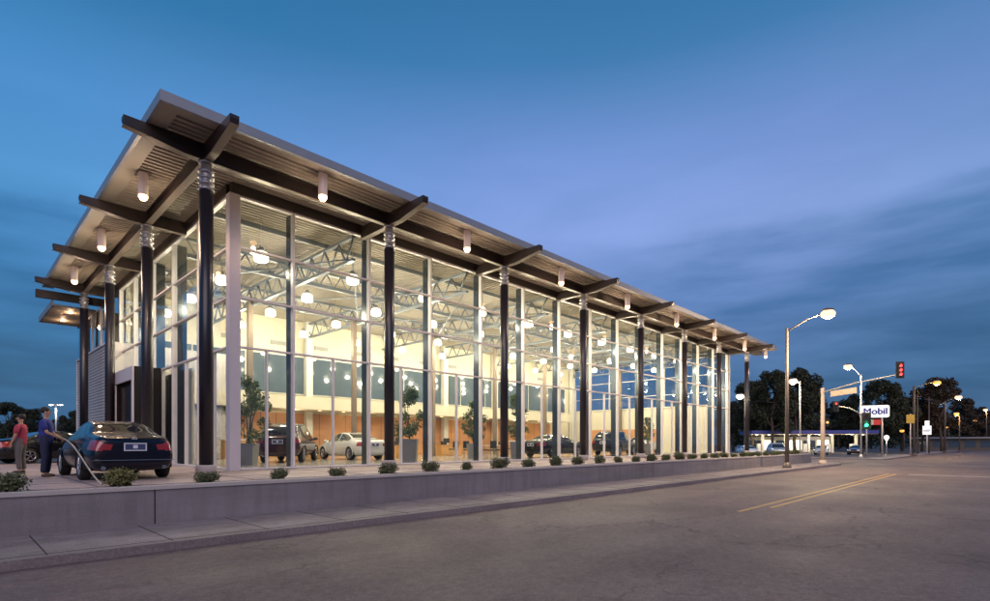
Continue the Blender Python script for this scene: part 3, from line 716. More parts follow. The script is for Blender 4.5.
SUV = dict(L=4.8, ax=(.95, 3.80), wr=.37,
    st=[(0.00, .70, .80, .76, .44, .70, 1.02, .70, 1.08, 1.10),
        (0.05, .80, .90, .84, .32, .70, 1.05, .74, 1.14, 1.15),
        (0.10, .84, .93, .87, .28, .70, 1.06, .73, 1.22, 1.23),
        (0.36, .85, .94, .89, .26, .68, 1.06, .68, 1.66, 1.70),
        (1.20, .85, .94, .89, .26, .68, 1.05, .68, 1.72, 1.77),
        (1.28, .85, .94, .89, .26, .68, 1.05, .68, 1.72, 1.77),
        (2.20, .85, .94, .89, .26, .68, 1.04, .68, 1.72, 1.78),
        (2.28, .85, .94, .89, .26, .68, 1.04, .68, 1.72, 1.78),
        (2.80, .85, .94, .88, .26, .68, 1.03, .67, 1.66, 1.72),
        (3.50, .85, .94, .88, .26, .68, 1.03, .76, 1.14, 1.20),
        (3.65, .85, .94, .87, .26, .68, 1.02, .76, 1.08, 1.12),
        (4.35, .84, .92, .84, .27, .66, .98, .70, 1.02, 1.06),
        (4.72, .78, .86, .78, .32, .62, .86, .64, .92, .94),
        (4.80, .66, .76, .68, .40, .58, .76, .56, .82, .83)],
    rear=(.10, .38), front=(2.82, 3.52), side=(.42, 3.44), pil=(2.20, 2.28), tail=(.30, .86, 1.16, .62), head=(4.30, .72, .92, .48))
car_cache = {}
def car_meshes(spec, key):
    if key in car_cache: return car_cache[key]
    st = spec['st']; vs = []; ring = 15
    for (s, wb, wm, wt, zb, zm, zt, wr, zr, ztop) in st:
        half = [(0, zb), (wb*.8, zb), (wb, zb + .06), (wm, zm), (wt, zt), (wr + .0, zr), (wr - .09, zr + (ztop - zr)*.6), (0, ztop)]
        for (y, z) in half: vs.append((s, y, z))
        for (y, z) in half[-2:0:-1]: vs.append((s, -y, z))
    n = 14; fs = []
    for i in range(len(st) - 1):
        for k in range(n): fs.append((i*n+k, i*n+(k+1)%n, (i+1)*n+(k+1)%n, (i+1)*n+k))
    for i, base in ((0, 0), (1, (len(st)-1)*n)):
        for k in range(0, 7):
            a, b = k, k + 1; c, d = (n - k - 1) % n, (n - k) % n
            q = [base + a, base + b, base + c, base + d]; q2 = []
            for w in q:
                if w not in q2: q2.append(w)
            if len(q2) >= 3 and k < 7 and not (k == 6 and len(q2) < 3): fs.append(tuple(q2) if i == 0 else tuple(q2[::-1]))
    co, fcs = subsurf(vs, fs, 3)
    # classify fine faces
    col = {}
    def itp(s, j): return float(np.interp(s, [q[0] for q in st], [q[j] for q in st]))
    groups = {'body': [], 'rear': [], 'front': [], 'side': [], 'tail': [], 'head': [], 'side2': [], 'tail2': [], 'head2': []}
    wr = spec['wr']
    for f in fcs:
        c = co[list(f)].mean(0); s, y, z = c; ay = abs(y)
        # wheel openings
        if ay > .55 and any((s - a)**2 + (z - wr)**2 < (wr + .045)**2 for a in spec['ax']): continue
        if ay > .5 and z < wr and any(abs(s - a) < wr + .03 for a in spec['ax']) and z < .24: continue
        zt, zr, wrl, zc, wt = itp(s, 6), itp(s, 8), itp(s, 7), itp(s, 9), itp(s, 3)
        r0, r1 = spec['rear']; f0, f1 = spec['front']; s0, s1 = spec['side']; p0, p1 = spec['pil']
        g = 'body'
        if spec['tail'][1] < z < spec['tail'][2] and s < spec['tail'][0] and ay > spec['tail'][3] and z < zt + .02: g = 'tail'
        elif spec['head'][1] < z < spec['head'][2] and s > spec['head'][0] and ay > spec['head'][3]: g = 'head'
        elif r0 < s < r1 and ay < wrl - .07 and z > zt + .05: g = 'rear'
        elif f0 < s < f1 and ay < wrl - .07 and z > zt + .05: g = 'front'
        elif s0 < s < s1 and zt + .025 < z < zr - .035 and ay > wrl - .05 and not (p0 - .02 < s < p1 + .02): g = 'side'
        if y < 0 and g in ('side', 'tail', 'head'): g += '2'
        groups[g].append(f)
    out = {}
    for g, fl in groups.items():
        if not fl: continue
        idx = sorted({i for f in fl for i in f}); mp = {v: k for k, v in enumerate(idx)}
        mb = MB(); mb.add([tuple(co[i] - np.array([spec['L']/2, 0, 0])) for i in idx], [tuple(mp[i] for i in f) for f in fl], True)
        me = bpy.data.meshes.new(g); me.from_pydata(mb.v, [], mb.f); me.polygons.foreach_set('use_smooth', [True]*len(mb.f))
        out[g] = me
    car_cache[key] = out; return out
tyre_me = rim_me = None
def make_car(name, spec, key, paint, label, cat='car', headon=False, plate=False, group=None):
    t = empty(name, (0,0,0), 0, label, cat, group)
    ms = car_meshes(spec, key); Lh = spec['L'] / 2
    nm = {'body': ('body', paint), 'rear': ('rear_window', 'car_glass'), 'front': ('windscreen', 'car_glass'), 'side': ('side_window', 'car_glass'), 'tail': ('tail_light', 'tail_red'), 'head': ('headlight', 'head_on' if headon else 'head_glass')}
    for g in ('side', 'tail', 'head'): nm[g + '2'] = nm[g]
    for g, me in ms.items():
        m2 = me.copy(); m2.materials.append(M[nm[g][1]])
        o = bpy.data.objects.new(nm[g][0], m2); C.objects.link(o); o.parent = t
    wr = spec['wr']
    for a in spec['ax']:
        for sd in (-1, 1):
            y = sd * .80; x = a - Lh
            tb = MB(); n = 28; w = .11
            prof = [(wr*.62, -w*.9), (wr*.9, -w), (wr, -w*.7), (wr, w*.7), (wr*.9, w), (wr*.62, w*.9)]
            vs = []; fs = []
            for (r, q) in prof:
                for k in range(n): vs.append((x + r*math.cos(2*PI*k/n), y + q*sd, wr + r*math.sin(2*PI*k/n)))
            for i in range(5):
                for k in range(n): fs.append((i*n+k, i*n+(k+1)%n, (i+1)*n+(k+1)%n, (i+1)*n+k))
            tb.add(vs, fs, True)
            wh = tb.build('wheel', 'rubber', t)
            rb = MB()
            rb.tube([(x, y + sd*.02, wr), (x, y + sd*.04, wr)], wr*.60, 24, True, False)
            ro = rb.build('hub', 'black_panel', wh)
            sp = MB()
            for k in range(5):
                an = 2*PI*k/5 + .3
                for da in (-.13, .13):
                    sp.beam((x + .05*math.cos(an), y + sd*.09, wr + .05*math.sin(an)), (x + wr*.62*math.cos(an+da), y + sd*.075, wr + wr*.62*math.sin(an+da)), .035, .03)
            vs = []; fs = []
            for (r, q) in [(wr*.58, .05), (wr*.58, .10), (wr*.66, .105), (wr*.66, .05)]:
                for k in range(n): vs.append((x + r*math.cos(2*PI*k/n), y + sd*q, wr + r*math.sin(2*PI*k/n)))
            for i in range(3):
                for k in range(n): fs.append((i*n+k, i*n+(k+1)%n, (i+1)*n+(k+1)%n, (i+1)*n+k))
            sp.add(vs, fs, True); sp.tube([(x, y + sd*.07, wr), (x, y + sd*.1, wr)], .06, 12)
            sp.build('rim', 'rim', wh)
            # arch lip and liner
            lip = MB(); pts = []
            for k in range(15):
                an = PI*(-.06 + 1.12*k/14); pts.append((x + (wr+.05)*math.cos(an), sd*(.905 if key == 'sedan' else .925), wr + (wr+.05)*math.sin(an)))
            lip.tube(pts, .018, 6); lip.build('wheel_arch', paint, t)
            ln = MB(); vs = []; fs = []
            for q in (.45, .90):
                for k in range(15):
                    an = PI*(-.06 + 1.12*k/14); vs.append((x + (wr+.055)*math.cos(an), sd*q, wr + (wr+.055)*math.sin(an)))
            ln.add(vs, [(k, k+1, 16+k, 15+k) for k in range(14)]); ln.build('wheel_well', 'rubber', t)
    zb = .95 if key == 'sedan' else 1.05
    for sd in (-1, 1):
        mr = MB(); xm = (3.35 if key == 'sedan' else 3.2) - Lh
        mr.ball((xm, sd*1.0, zb + .03), .1, 12, (.7, 1.1, .75)); mr.tube([(xm + .02, sd*.84, zb - .02), (xm, sd*.97, zb + .01)], .025, 6)
        mr.build('mirror', paint, t)
    # bumper details
    zz = .78 if key == 'sedan' else .92
    pl = MB().box(-Lh - .035, -Lh - .01 + .02, -.20, .20, zz - .075, zz + .075).build('number_plate', 'plate_dark', t)
    fr = MB().box(-Lh - .042, -Lh - .034, -.225, .225, zz + .07, zz + .092).box(-Lh - .042, -Lh - .034, -.225, .225, zz - .092, zz - .07).box(-Lh - .042, -Lh - .034, -.225, -.2, zz - .07, zz + .07).box(-Lh - .042, -Lh - .034, .2, .225, zz - .07, zz + .07)
    MB().box(-Lh - .042, -Lh - .0351, -.045, .045, zz - .035, zz + .045).build('plate_mark', 'plate_white', pl)
    fr.build('plate_frame', 'plate_white', pl)
    g = MB().box(Lh - .03, Lh + .01, -.42, .42, .44 if key == 'sedan' else .52, .58 if key == 'sedan' else .76).build('grille', 'black_panel', t)
    for sd in (-1, 1):
        MB().tube([(-Lh + .0, sd*.60, .30), (-Lh + .12, sd*.60, .30)], .045, 10).build('exhaust_tip', 'chrome', t)
    return t
# dark blue sedan on the terrace, seen from behind
c1 = make_car('parked_car', SEDAN, 'sedan', 'navy_paint', 'dark navy sedan seen from behind on the terrace beside the entrance columns', plate=True)
c1.location = (3.1, 15.65 - 1.02 + 4.85/2, 0); c1.rotation_euler = (0, 0, R(90))
em = MB(); pts = [(0, .045*math.cos(2*PI*k/16), .045*math.sin(2*PI*k/16)) for k in range(17)]
em.tube(pts, .006, 5)
for k in range(3): em.tube([(0, 0, 0), (0, .045*math.sin(2*PI*k/3), .045*math.cos(2*PI*k/3))], .006, 5)
emb = em.build('emblem', 'chrome', c1); emb.location = (-4.85/2 + .045, 0, .975)
MB().box(-4.85/2 - .02, -4.85/2 + .05, -.8, .8, .47, .485).build('bumper_trim', 'chrome', c1)
def put(o, x, y, deg, z=0): o.location = (x, y, z); o.rotation_euler = (0, 0, R(deg)); return o
put(make_car('parked_car', SEDAN, 'sedan', 'black_paint', 'black sedan parked on the forecourt behind the two people'), 3.6, 31.5, 20)
put(make_car('parked_car', SEDAN, 'sedan', 'silver_paint', 'pale silver sedan at the left edge, parked behind the black sedan'), -.2, 38, 100)
put(make_car('parked_car', SUV, 'suv', 'black_paint', 'dark tall car in the lot behind the man in blue', 'car'), 5.2, 52, 170, -.006)
put(make_car('display_suv', SUV, 'suv', 'maroon_paint', 'dark maroon SUV inside the glass beside the corner tree, rear towards the street', 'car'), 11.5, 24.6, 52, .025)
put(make_car('display_car', SEDAN, 'sedan', 'white_paint', 'white sedan on show inside, behind the second street column', 'car'), 15.2, 25.4, 88, .025)
put(make_car('display_car', SEDAN, 'sedan', 'black_paint', 'black sedan on show inside beside the potted tree at mid length', 'car'), 26.8, 20.7, 4, .025)
put(make_car('display_car', SUV, 'suv', 'black_paint', 'black SUV on show inside towards the far end of the glass', 'car'), 35.0, 21.2, 10, .025)
put(make_car('display_car', SEDAN, 'sedan', 'white_paint', 'white sedan on show inside near the far end of the glass', 'car'), 41.5, 22.5, 12, .025)
put(make_car('parked_car', SEDAN, 'sedan', 'white_paint', 'white sedan parked past the far end of the showroom', 'car', headon=False), 73.2, 24.6, 215, RZ + .03)
put(make_car('parked_car', SUV, 'suv', 'silver_paint', 'pale SUV parked beside the street lamp across the side street', 'car', headon=False), 71.6, 20.6, 205, RZ + .03)
for k, (x, y, a, p, lb) in enumerate([(84, 29, 200, 'black_paint', 'dark sedan parked in front of the filling station, leftmost'), (88, 24.5, 195, 'silver_paint', 'grey sedan parked under the filling station lights'),
        (93, 20.5, 190, 'white_paint', 'white sedan parked beside the filling station pumps'), (98, 17, 185, 'maroon_paint', 'dark red sedan parked near the price sign')]):
    put(make_car('parked_car', SEDAN, 'sedan', p, lb), x, y, a, RZ + .03)

# ------------------------------------------------------------------ plants
rng = np.random.default_rng(7)
def leaf_cloud(centers, radii, n, size, name, m, flat=1.0):
    centers = np.array(centers); radii = np.array(radii); w = radii**2; w = w / w.sum()
    k = rng.choice(len(centers), n, p=w); d = rng.normal(size=(n, 3)); d /= np.linalg.norm(d, axis=1)[:, None]
    rr = rng.random(n)**.45; p = centers[k] + d * (rr * radii[k])[:, None] * np.array([1, 1, flat])
    u = rng.normal(size=(n, 3)); u /= np.linalg.norm(u, axis=1)[:, None]; v = np.cross(u, rng.normal(size=(n, 3))); v /= np.linalg.norm(v, axis=1)[:, None]
    s = size * (.6 + .8 * rng.random(n))[:, None]
    V = np.stack([p - u*s, p + v*s*.55, p + u*s, p - v*s*.55], 1).reshape(-1, 3)
    me = bpy.data.meshes.new(name); me.vertices.add(len(V)); me.vertices.foreach_set('co', V.ravel())
    me.loops.add(4*n); me.loops.foreach_set('vertex_index', np.arange(4*n)); me.polygons.add(n)
    me.polygons.foreach_set('loop_start', np.arange(0, 4*n, 4)); me.update(); me.validate(); me.materials.append(M[m]); return me
def tree_proto(h, cr, nl, ls, m, seed, trunk_r=.3, name='tree', clear=.25):
    rs = random.Random(seed); t = empty(name)
    mb = MB(); top = h * .78
    tp = [(0, 0, -.05)] + [(rs.uniform(-.05, .05)*h*i/5, rs.uniform(-.05, .05)*h*i/5, top*i/5) for i in range(1, 6)]
    mb.tube(tp, [trunk_r * (1 - .16*i) for i in range(6)], 9)
    cs = []; rd = []
    for k in range(26):
        a = rs.uniform(0, 2*PI); z = h * rs.uniform(clear + .08, .97); q = (z/h - clear) / (1 - clear)
        rmax = cr * (math.sin(PI * min(1, q*.92 + .10)) ** .6)
        r = rmax * rs.uniform(.25, .95)
        c = (r*math.cos(a), r*math.sin(a), z); cs.append(c); rd.append(cr * rs.uniform(.16, .34))
        if k % 2 == 0:
            i = rs.randint(2, 4); p = tp[i]
            mb.tube([p, ((p[0]+c[0])/2, (p[1]+c[1])/2, (p[2]+c[2])/2 + .03*h), c], [trunk_r*.35, trunk_r*.22, trunk_r*.06], 6)
    mb.build('trunk', 'bark', t)
    o = bpy.data.objects.new('crown', leaf_cloud(cs, rd, nl, ls, 'crown', m)); C.objects.link(o); o.parent = t
    return t
far = [tree_proto(14, 5.2, 9000, .26, 'leaf_far', s, .32) for s in (1, 2, 3)]
fb = tree_proto(14, 4.6, 8000, .26, 'leaf_far_brown', 5, .3)
used = set()
def ptree(proto, x, y, sc, label, rz=None, z=RZ, group='trees beyond the showroom'):
    if proto.name not in used: used.add(proto.name); o = proto
    else: o = copy_tree(proto)
    o.location = (x, y, z); o.rotation_euler = (0, 0, random.Random(x*y).uniform(0, 6)); o.scale = (sc, sc, sc if not hasattr(sc, '__len__') else sc[2])
    tag(o, label, 'tree', group)
ca, sa = math.cos(YAW), math.sin(YAW)
def at(px, t): u = (px - 495) / 532; return t*(ca + sa*u), t*(sa - ca*u)
TL = [(733, 120, .78, 0, 'dark tree seen just past the far glass wall'), (752, 105, .98, 1, 'dark tree behind the end column of the showroom'), (772, 98, 1.05, 2, 'dark tree left of the tall street lamp pole'),
      (795, 104, 1.12, 0, 'dark tree crown right behind the white lot lamp'), (812, 118, .9, 1, 'dark tree right of the tall street lamp pole'), (838, 150, .95, 2, 'low dark tree over the filling station roof'),
      (858, 118, .88, 0, 'dark tree behind the thin signal pole'), (882, 108, 1.02, 1, 'dark tree rising over the white station sign'), (902, 122, .86, 2, 'dark tree below the hanging traffic signal')]
for (x, t, s, k, lb) in TL: ptree(far[k], *at(x, t), s, lb)
TB = [(922, 118, .98, 'brownish tree behind the first yellow street lamp'), (942, 112, 1.08, 'tallest brownish tree, below the yellow street lamps'), (962, 150, 1.0, 'brownish tree behind the orange lamp'), (978, 185, 1.0, 'small far brownish tree near the right edge'), (992, 230, 1.1, 'far tree at the right edge over the road')]
for (x, t, s, lb) in TB: ptree(fb, *at(x, t), s, lb)
for i, (x, t, s, lb) in enumerate([(-25, 130, .75, 'tree beyond the lot, cut by the left edge'), (8, 120, .72, 'low tree beyond the lot at far left'), (32, 130, .66, 'low tree beyond the lot behind the two people'), (60, 118, .50, 'low tree beyond the lot below the double lamp'), (78, 135, .66, 'low tree beyond the lot beside the clad wall')]):
    ptree(far[i % 3], *at(x, t), s, lb, z=-.1, group='trees beyond the parking lot')
# distant hedge / tree mass
def treeline(name, pts, h, n, label):
    cs = []; rd = []
    rs = random.Random(4)
    for (a, b) in zip(pts[:-1], pts[1:]):
        m_ = 26
        for k in range(m_):
            q = (k + rs.random()) / m_; hh = h * rs.uniform(.5, 1)
            cs.append((a[0] + (b[0]-a[0])*q, a[1] + (b[1]-a[1])*q, RZ + hh*.5)); rd.append(hh*.5)
    o = bpy.data.objects.new(name, leaf_cloud(cs, rd, n, .5, name, 'leaf_far')); C.objects.link(o)
    tag(o, label, 'tree line', None, 'stuff')
treeline('distant_wood', [at(735, 160), at(870, 175), at(1000, 330)], 15, 34000, 'dark far off wood behind the filling station and street lamps')
treeline('distant_wood', [at(-60, 190), at(90, 190)], 10, 12000, 'dark far off wood beyond the parking lot')
# shrubs along the wall
def shrub_proto(m, seed):
    rs = random.Random(seed); t = empty('shrub')
    mb = MB()
    for k in range(9):
        a = rs.uniform(0, 2*PI); mb.tube([(0, 0, -.05), (.12*math.cos(a), .12*math.sin(a), .12), (.2*math.cos(a), .2*math.sin(a), .25)], [.012, .008, .004], 5)
    mb.build('stem', 'bark', t)
    cs = [(rs.uniform(-.12, .12), rs.uniform(-.12, .12), rs.uniform(.10, .24)) for _ in range(12)]; rd = [rs.uniform(.09, .17) for _ in cs]
    o = bpy.data.objects.new('foliage', leaf_cloud(cs, rd, 1500, .026, 'foliage', m)); C.objects.link(o); o.parent = t
    return t
sp = [shrub_proto('leaf_shrub', 1), shrub_proto('leaf_shrub', 2), shrub_proto('leaf_gold', 3)]
SX = [.80, 2.42] + [4.0 + 1.545 * k for k in range(30)]
us = set()
for k, x in enumerate(SX):
    p = sp[2] if k == 1 else sp[k % 2]
    o = p if p.name not in us else copy_tree(p); us.add(p.name)
    rs = random.Random(k*7); s = [1.2, 1.2][k] if k < 2 else rs.uniform(.82, 1.2)
    o.location = (x, 12.55, -.02); o.rotation_euler = (0, 0, rs.uniform(0, 6)); o.scale = (s*rs.uniform(.95, 1.15), s*rs.uniform(.95, 1.15), s*rs.uniform(.9, 1.08))
    if k == 0: lb = 'wide green shrub at the left edge of the planting strip'
    elif k == 1: lb = 'golden green shrub below the rear of the navy sedan'
    elif k == 2: lb = 'round green shrub in front of the corner column'
    elif k == 3: lb = 'round green shrub in front of the display SUV'
    elif k == 4: lb = 'round green shrub between the display SUV and the second street column'
    elif k == 5: lb = 'round green shrub below the second street column'
    else:
        lb = 'round green shrub on the planting strip, %s past the second street column' % (ordn + ['twelfth', 'thirteenth', 'fourteenth', 'fifteenth', 'sixteenth', 'seventeenth', 'eighteenth', 'nineteenth', 'twentieth', 'twenty-first', 'twenty-second', 'twenty-third', 'twenty-fourth', 'twenty-fifth', 'twenty-sixth'])[k-6]
    tag(o, lb, 'shrub', 'shrubs along the retaining wall')
for p in sp:
    if p.name not in us: pass
# indoor trees in planters
def indoor_tree(x, y, h, cr, label, seed, ph=.85, pw=.42):
    rs = random.Random(seed); t = empty('potted_tree', (x, y, .025), 0, label, 'potted tree', 'potted trees inside the showroom')
    MB().lathe([(pw*.8, 0), (pw, ph), (pw*.9, ph), (pw*.85, ph - .06)], n=4 if seed % 2 else 18, smooth=False).build('planter', 'planter_grey', t)
    mb = MB(); cs = []; rd = []
    for k in range(4):
        a = rs.uniform(0, 2*PI); mb.tube([(0, 0, ph - .1), (.15*math.cos(a), .15*math.sin(a), h*.5), (cr*.5*math.cos(a), cr*.5*math.sin(a), h*.85)], [.03, .022, .008], 6)
    for k in range(22):
        a = rs.uniform(0, 2*PI); z = rs.uniform(ph + .25, h); r = cr * rs.uniform(.1, .85) * math.sin(PI*min(.95, (z-ph)/(h-ph)*.8 + .18))
        cs.append((r*math.cos(a), r*math.sin(a), z)); rd.append(rs.uniform(.16, .30)*cr/.8)
    mb.build('trunk', 'bark', t)
    o = bpy.data.objects.new('crown', leaf_cloud(cs, rd, 2600, .055, 'crown', 'leaf_indoor')); C.objects.link(o); o.parent = t
indoor_tree(8.1, 20.9, 3.3, 1.0, 'leafy potted tree inside the street corner beside the SUV', 1)
indoor_tree(14.9, 19.8, 3.2, .95, 'leafy tree in a tall grey planter inside, right of the white sedan', 3, 1.05, .5)
indoor_tree(20.6, 21.5, 3.1, .8, 'slender potted tree inside behind the third street column', 4)
indoor_tree(22.0, 19.6, 3.4, 1.0, 'dense potted tree in a square planter inside, right of the third column', 5, .95, .48)
indoor_tree(36.6, 19.4, 2.8, .6, 'small potted tree inside near the far end of the glass', 6)
# ------------------------------------------------------------------ furniture inside
def desk(x, y, rz, label):
    t = empty('desk', (x, y, .025), rz, label, 'desk', 'reception desks in the showroom')
    MB().box(-.85, .85, -.4, .4, .72, .76).build('top', 'wood', t)
    MB().box(-.82, -.78, -.36, .36, 0, .72).box(.78, .82, -.36, .36, 0, .72).box(-.78, .78, -.36, -.33, .02, .72).build('panel', 'wood', t)
    MB().box(.35, .77, -.3, .34, .05, .70).build('drawers', 'wood', t)
def monitor(x, y, z, rz, label):
    t = empty('monitor', (x, y, z), rz, label, 'monitor', 'monitors on the desks')
    MB().box(-.25, .25, -.015, .015, .14, .46).build('screen', 'chair_black', t); MB().box(-.02, .02, -.02, .02, .012, .2).box(-.12, .12, -.08, .08, 0, .012).build('stand', 'chair_black', t)
def chair(x, y, rz, label):
    t = empty('office_chair', (x, y, .025), rz, label, 'chair', 'chairs in the showroom')
    MB().box(-.24, .24, -.24, .24, .43, .50).build('seat', 'chair_black', t); MB().box(-.23, .23, .22, .28, .56, 1.0).build('backrest', 'chair_black', t)
    for a, b in ((-.2, -.2), (.2, -.2), (-.2, .22), (.2, .22)): MB().box(a-.015, a+.015, b-.015, b+.015, 0, .43 if b < 0 else .6).build('leg', 'silver', t)
dk = [(14.2, 28.6, .0, 'left of the slender potted tree, behind the white sedan'), (19.2, 26.4, .2, 'just left of the third street column'), (24.4, 28.0, -.1, 'behind the dense potted tree'), (31, 28.6, 0, 'behind the black display sedan'), (38, 27.5, .1, 'towards the far end')]
for i, (x, y, r, w) in enumerate(dk):
    desk(x, y, r, 'orange wood desk ' + w)
    monitor(x - .2, y, .785, r, 'dark monitor on the wood desk ' + w)
    chair(x - .4, y - .95, PI + r, 'black chair before the desk ' + w)
    chair(x + .5, y + .9, r, 'black chair behind the desk ' + w)
t = empty('meeting_table', (22.6, 22.6, .025), .2, 'white meeting table inside, right of the third street column', 'table')
MB().box(-.9, .9, -.5, .5, .71, .75).build('tabletop', 'table_white', t)
for a in (-.8, .8):
    for b in (-.4, .4): MB().box(a-.02, a+.02, b-.02, b+.02, 0, .71).build('leg', 'silver', t)
for i, (a, b, r, lb) in enumerate([(-.5, -.9, PI, 'near left'), (.5, -.9, PI, 'near right'), (-.5, .9, 0, 'far left'), (.5, .9, 0, 'far right')]):
    chair(22.6 + a, 22.6 + b, r, 'black chair at the %s corner of the white table' % lb)
def counter(x0, x1, y, label):
    t = empty('counter', ((x0+x1)/2, y, .025), 0, label, 'counter'); w = (x1-x0)/2
    MB().box(-w, w, -.3, .3, 0, 1.02).build('front_panel', 'wood', t); MB().box(-w-.05, w+.05, -.36, .36, 1.02, 1.08).build('counter_top', 'table_white', t)
counter(10.5, 13.2, 30.6, 'wood service counter behind the maroon SUV'); counter(33.0, 37.0, 30.4, 'long wood service counter near the far end')
t = empty('wall_banner', (39.5, BACK - .3, 1.2), 0, 'tall orange display board against the back wall', 'display board')
MB().box(-.55, .55, -.03, .03, -.6, 2.2).build('board', 'wood', t); MB().box(-.6, .6, -.2, .2, -1.18, -1.12).box(-.05, .05, -.03, .03, -1.12, -.6).build('stand', 'silver', t)

# ------------------------------------------------------------------ people
def skin_mesh(name, verts, edges, rad, m, parent, lv=2):
    me = bpy.data.meshes.new(name); me.from_pydata(verts, edges, [])
    o = bpy.data.objects.new(name, me); C.objects.link(o)
    md = o.modifiers.new('skin', 'SKIN'); md.use_smooth_shade = True
    for i, r in enumerate(rad):
        sv = me.skin_vertices[0].data[i]; sv.radius = r if hasattr(r, '__len__') else (r, r)
    me.skin_vertices[0].data[0].use_root = True
    sb = o.modifiers.new('sub', 'SUBSURF'); sb.levels = lv; sb.render_levels = lv
    dg = bpy.context.evaluated_depsgraph_get(); dg.update()
    m2 = bpy.data.meshes.new_from_object(o.evaluated_get(dg)); m2.name = name
    bpy.data.objects.remove(o); bpy.data.meshes.remove(me)
    for p in m2.polygons: p.use_smooth = True
    m2.materials.clear(); m2.materials.append(M[m])
    o2 = bpy.data.objects.new(name, m2); C.objects.link(o2)
    if parent: o2.parent = parent
    return o2
def person(loc, rz, label, shirt, trousers, arms, scale=1.0):
    """faces +X locally; arms: for each side (elbow, wrist)"""
    root = None
    V = [(0, 0, .96), (0, 0, 1.08), (.0, 0, 1.26), (0, 0, 1.40), (0, 0, 1.50), (.01, 0, 1.57), (.02, 0, 1.66), (.02, 0, 1.76)]
    Rr = [(.11, .10), (.10, .09), (.11, .09), (.09, .08), (.05, .05), (.06, .06), (.092, .080), (.06, .055)]
    E = [(i, i+1) for i in range(7)]
    def addv(p, r, par): V.append(p); Rr.append(r); E.append((par, len(V)-1)); return len(V)-1
    for sd in (-1, 1):
        a = addv((.0, sd*.10, .88), (.095, .09), 0); a = addv((.02, sd*.11, .50), (.062, .06), a); a = addv((-.02, sd*.11, .10), (.042, .042), a)
        a = addv((.0, sd*.115, .045), (.045, .04), a); addv((.13, sd*.13, .035), (.04, .03), a)
        el, wr = arms[0 if sd < 0 else 1]
        s = addv((0, sd*.18, 1.39), (.046, .046), 3); e = addv(el, (.042, .042), s); w = addv(wr, (.028, .026), e)
        d = (Vector(wr) - Vector(el)).normalized(); pv = Vector(wr) + d*.07
        pm = addv(tuple(pv), (.036, .018), w)
    body = skin_mesh('person', V, E, Rr, 'skin', None)
    body.location = loc; body.rotation_euler = (0, 0, rz); body.scale = (scale,)*3
    tag(body, label, 'person')
    # fingers, face
    for sd in (-1, 1):
        el, wr = arms[0 if sd < 0 else 1]; d = (Vector(wr) - Vector(el)).normalized(); base = Vector(wr) + d*.10
        side = Vector((0, 1, 0)); 
        if abs(d.y) > .8: side = Vector((1, 0, 0))
        dn = d.cross(side).normalized(); dn = dn if dn.z < 0 else -dn
        hm = MB()
        for q, ln in zip((-.028, -.009, .010, .028), (.062, .072, .068, .052)):
            p = base + side*q; hm.tube([p - d*.03, p, p + d*ln*.5 + dn*.012, p + d*ln*.75 + dn*.04], [.009, .0095, .0085, .006], 6)
        p = base - d*.06 + side*(-sd)*.03; hm.tube([p, p + side*(-sd)*.025 + d*.02, p + side*(-sd)*.03 + d*.05 + dn*.01], [.011, .010, .007], 6)
        hm.build('fingers', 'skin', body)
    fm = MB(); fm.ball((.118, 0, 1.655), .02, 8, (1, .7, 1.2))
    for s in (-1, 1): fm.ball((.02, s*.085, 1.66), .03, 8, (.7, .4, 1.1))
    fm.build('nose_and_ears', 'skin', body)
    ey = MB()
    for s in (-1, 1): ey.ball((.100, s*.032, 1.685), .011, 8)
    ey.build('eyes', 'hair', body)
    MB().ball((.103, 0, 1.605), .022, 8, (.4, 1, .25)).build('mouth', 'shirt_red', body)
    h = MB(); h.ball((-.018, 0, 1.722), .106, 16, (1.0, .90, .88)); h.build('hair', 'hair', body)
    # shirt
    SV = [(0, 0, .82), (0, 0, .98), (0, 0, 1.28), (0, 0, 1.42), (0, 0, 1.50)]; SR = [(.172, .15), (.16, .14), (.17, .135), (.148, .115), (.07, .07)]
    SE = [(0, 1), (1, 2), (2, 3), (3, 4)]
    for sd in (-1, 1):
        el, wr = arms[0 if sd < 0 else 1]; sh = Vector((0, sd*.19, 1.40)); mid = sh.lerp(Vector(el), .75)
        SV.append((0, sd*.15, 1.40)); SR.append((.085, .08)); SE.append((3, len(SV)-1)); 
        q = sh.lerp(mid, -.18); MB().tube([q + Vector((0, -sd*.02, .01)), sh, sh.lerp(mid, .5), mid], [.05, .074, .066, .064], 14).build('sleeve', shirt, body)
    skin_mesh('shirt', SV, SE, SR, shirt, body)
    TV = [(0, 0, 1.16), (0, 0, .94)]; TR_ = [(.13, .12), (.155, .14)]; TE = [(0, 1)]
    for sd in (-1, 1):
        for (p, r) in (((.0, sd*.10, .84), .108), ((.02, sd*.11, .50), .080), ((-.02, sd*.11, .09), .070)):
            TV.append(p); TR_.append((r, r)); TE.append((1 if p[2] > .8 else len(TV)-2, len(TV)-1))
    skin_mesh('trousers', TV, TE, TR_, trousers, body)
    for sd in (-1, 1):
        skin_mesh('shoe', [(-.06, sd*.115, .045), (.05, sd*.12, .045), (.16, sd*.13, .03)], [(0, 1), (1, 2)], [(.05, .045), (.052, .042), (.045, .028)], 'shoe', body)
    return body
px, py = at(46, 13.75)
person((px, py, 0), R(-25), 'man in blue polo and dark trousers holding a hose beside the navy sedan', 'shirt_blue', 'trousers_navy',
       [((.10, -.24, 1.14), (.30, -.10, 1.02)), ((.06, .25, 1.13), (.28, .06, 1.00))], 1.0)
px2, py2 = at(21, 15.6)
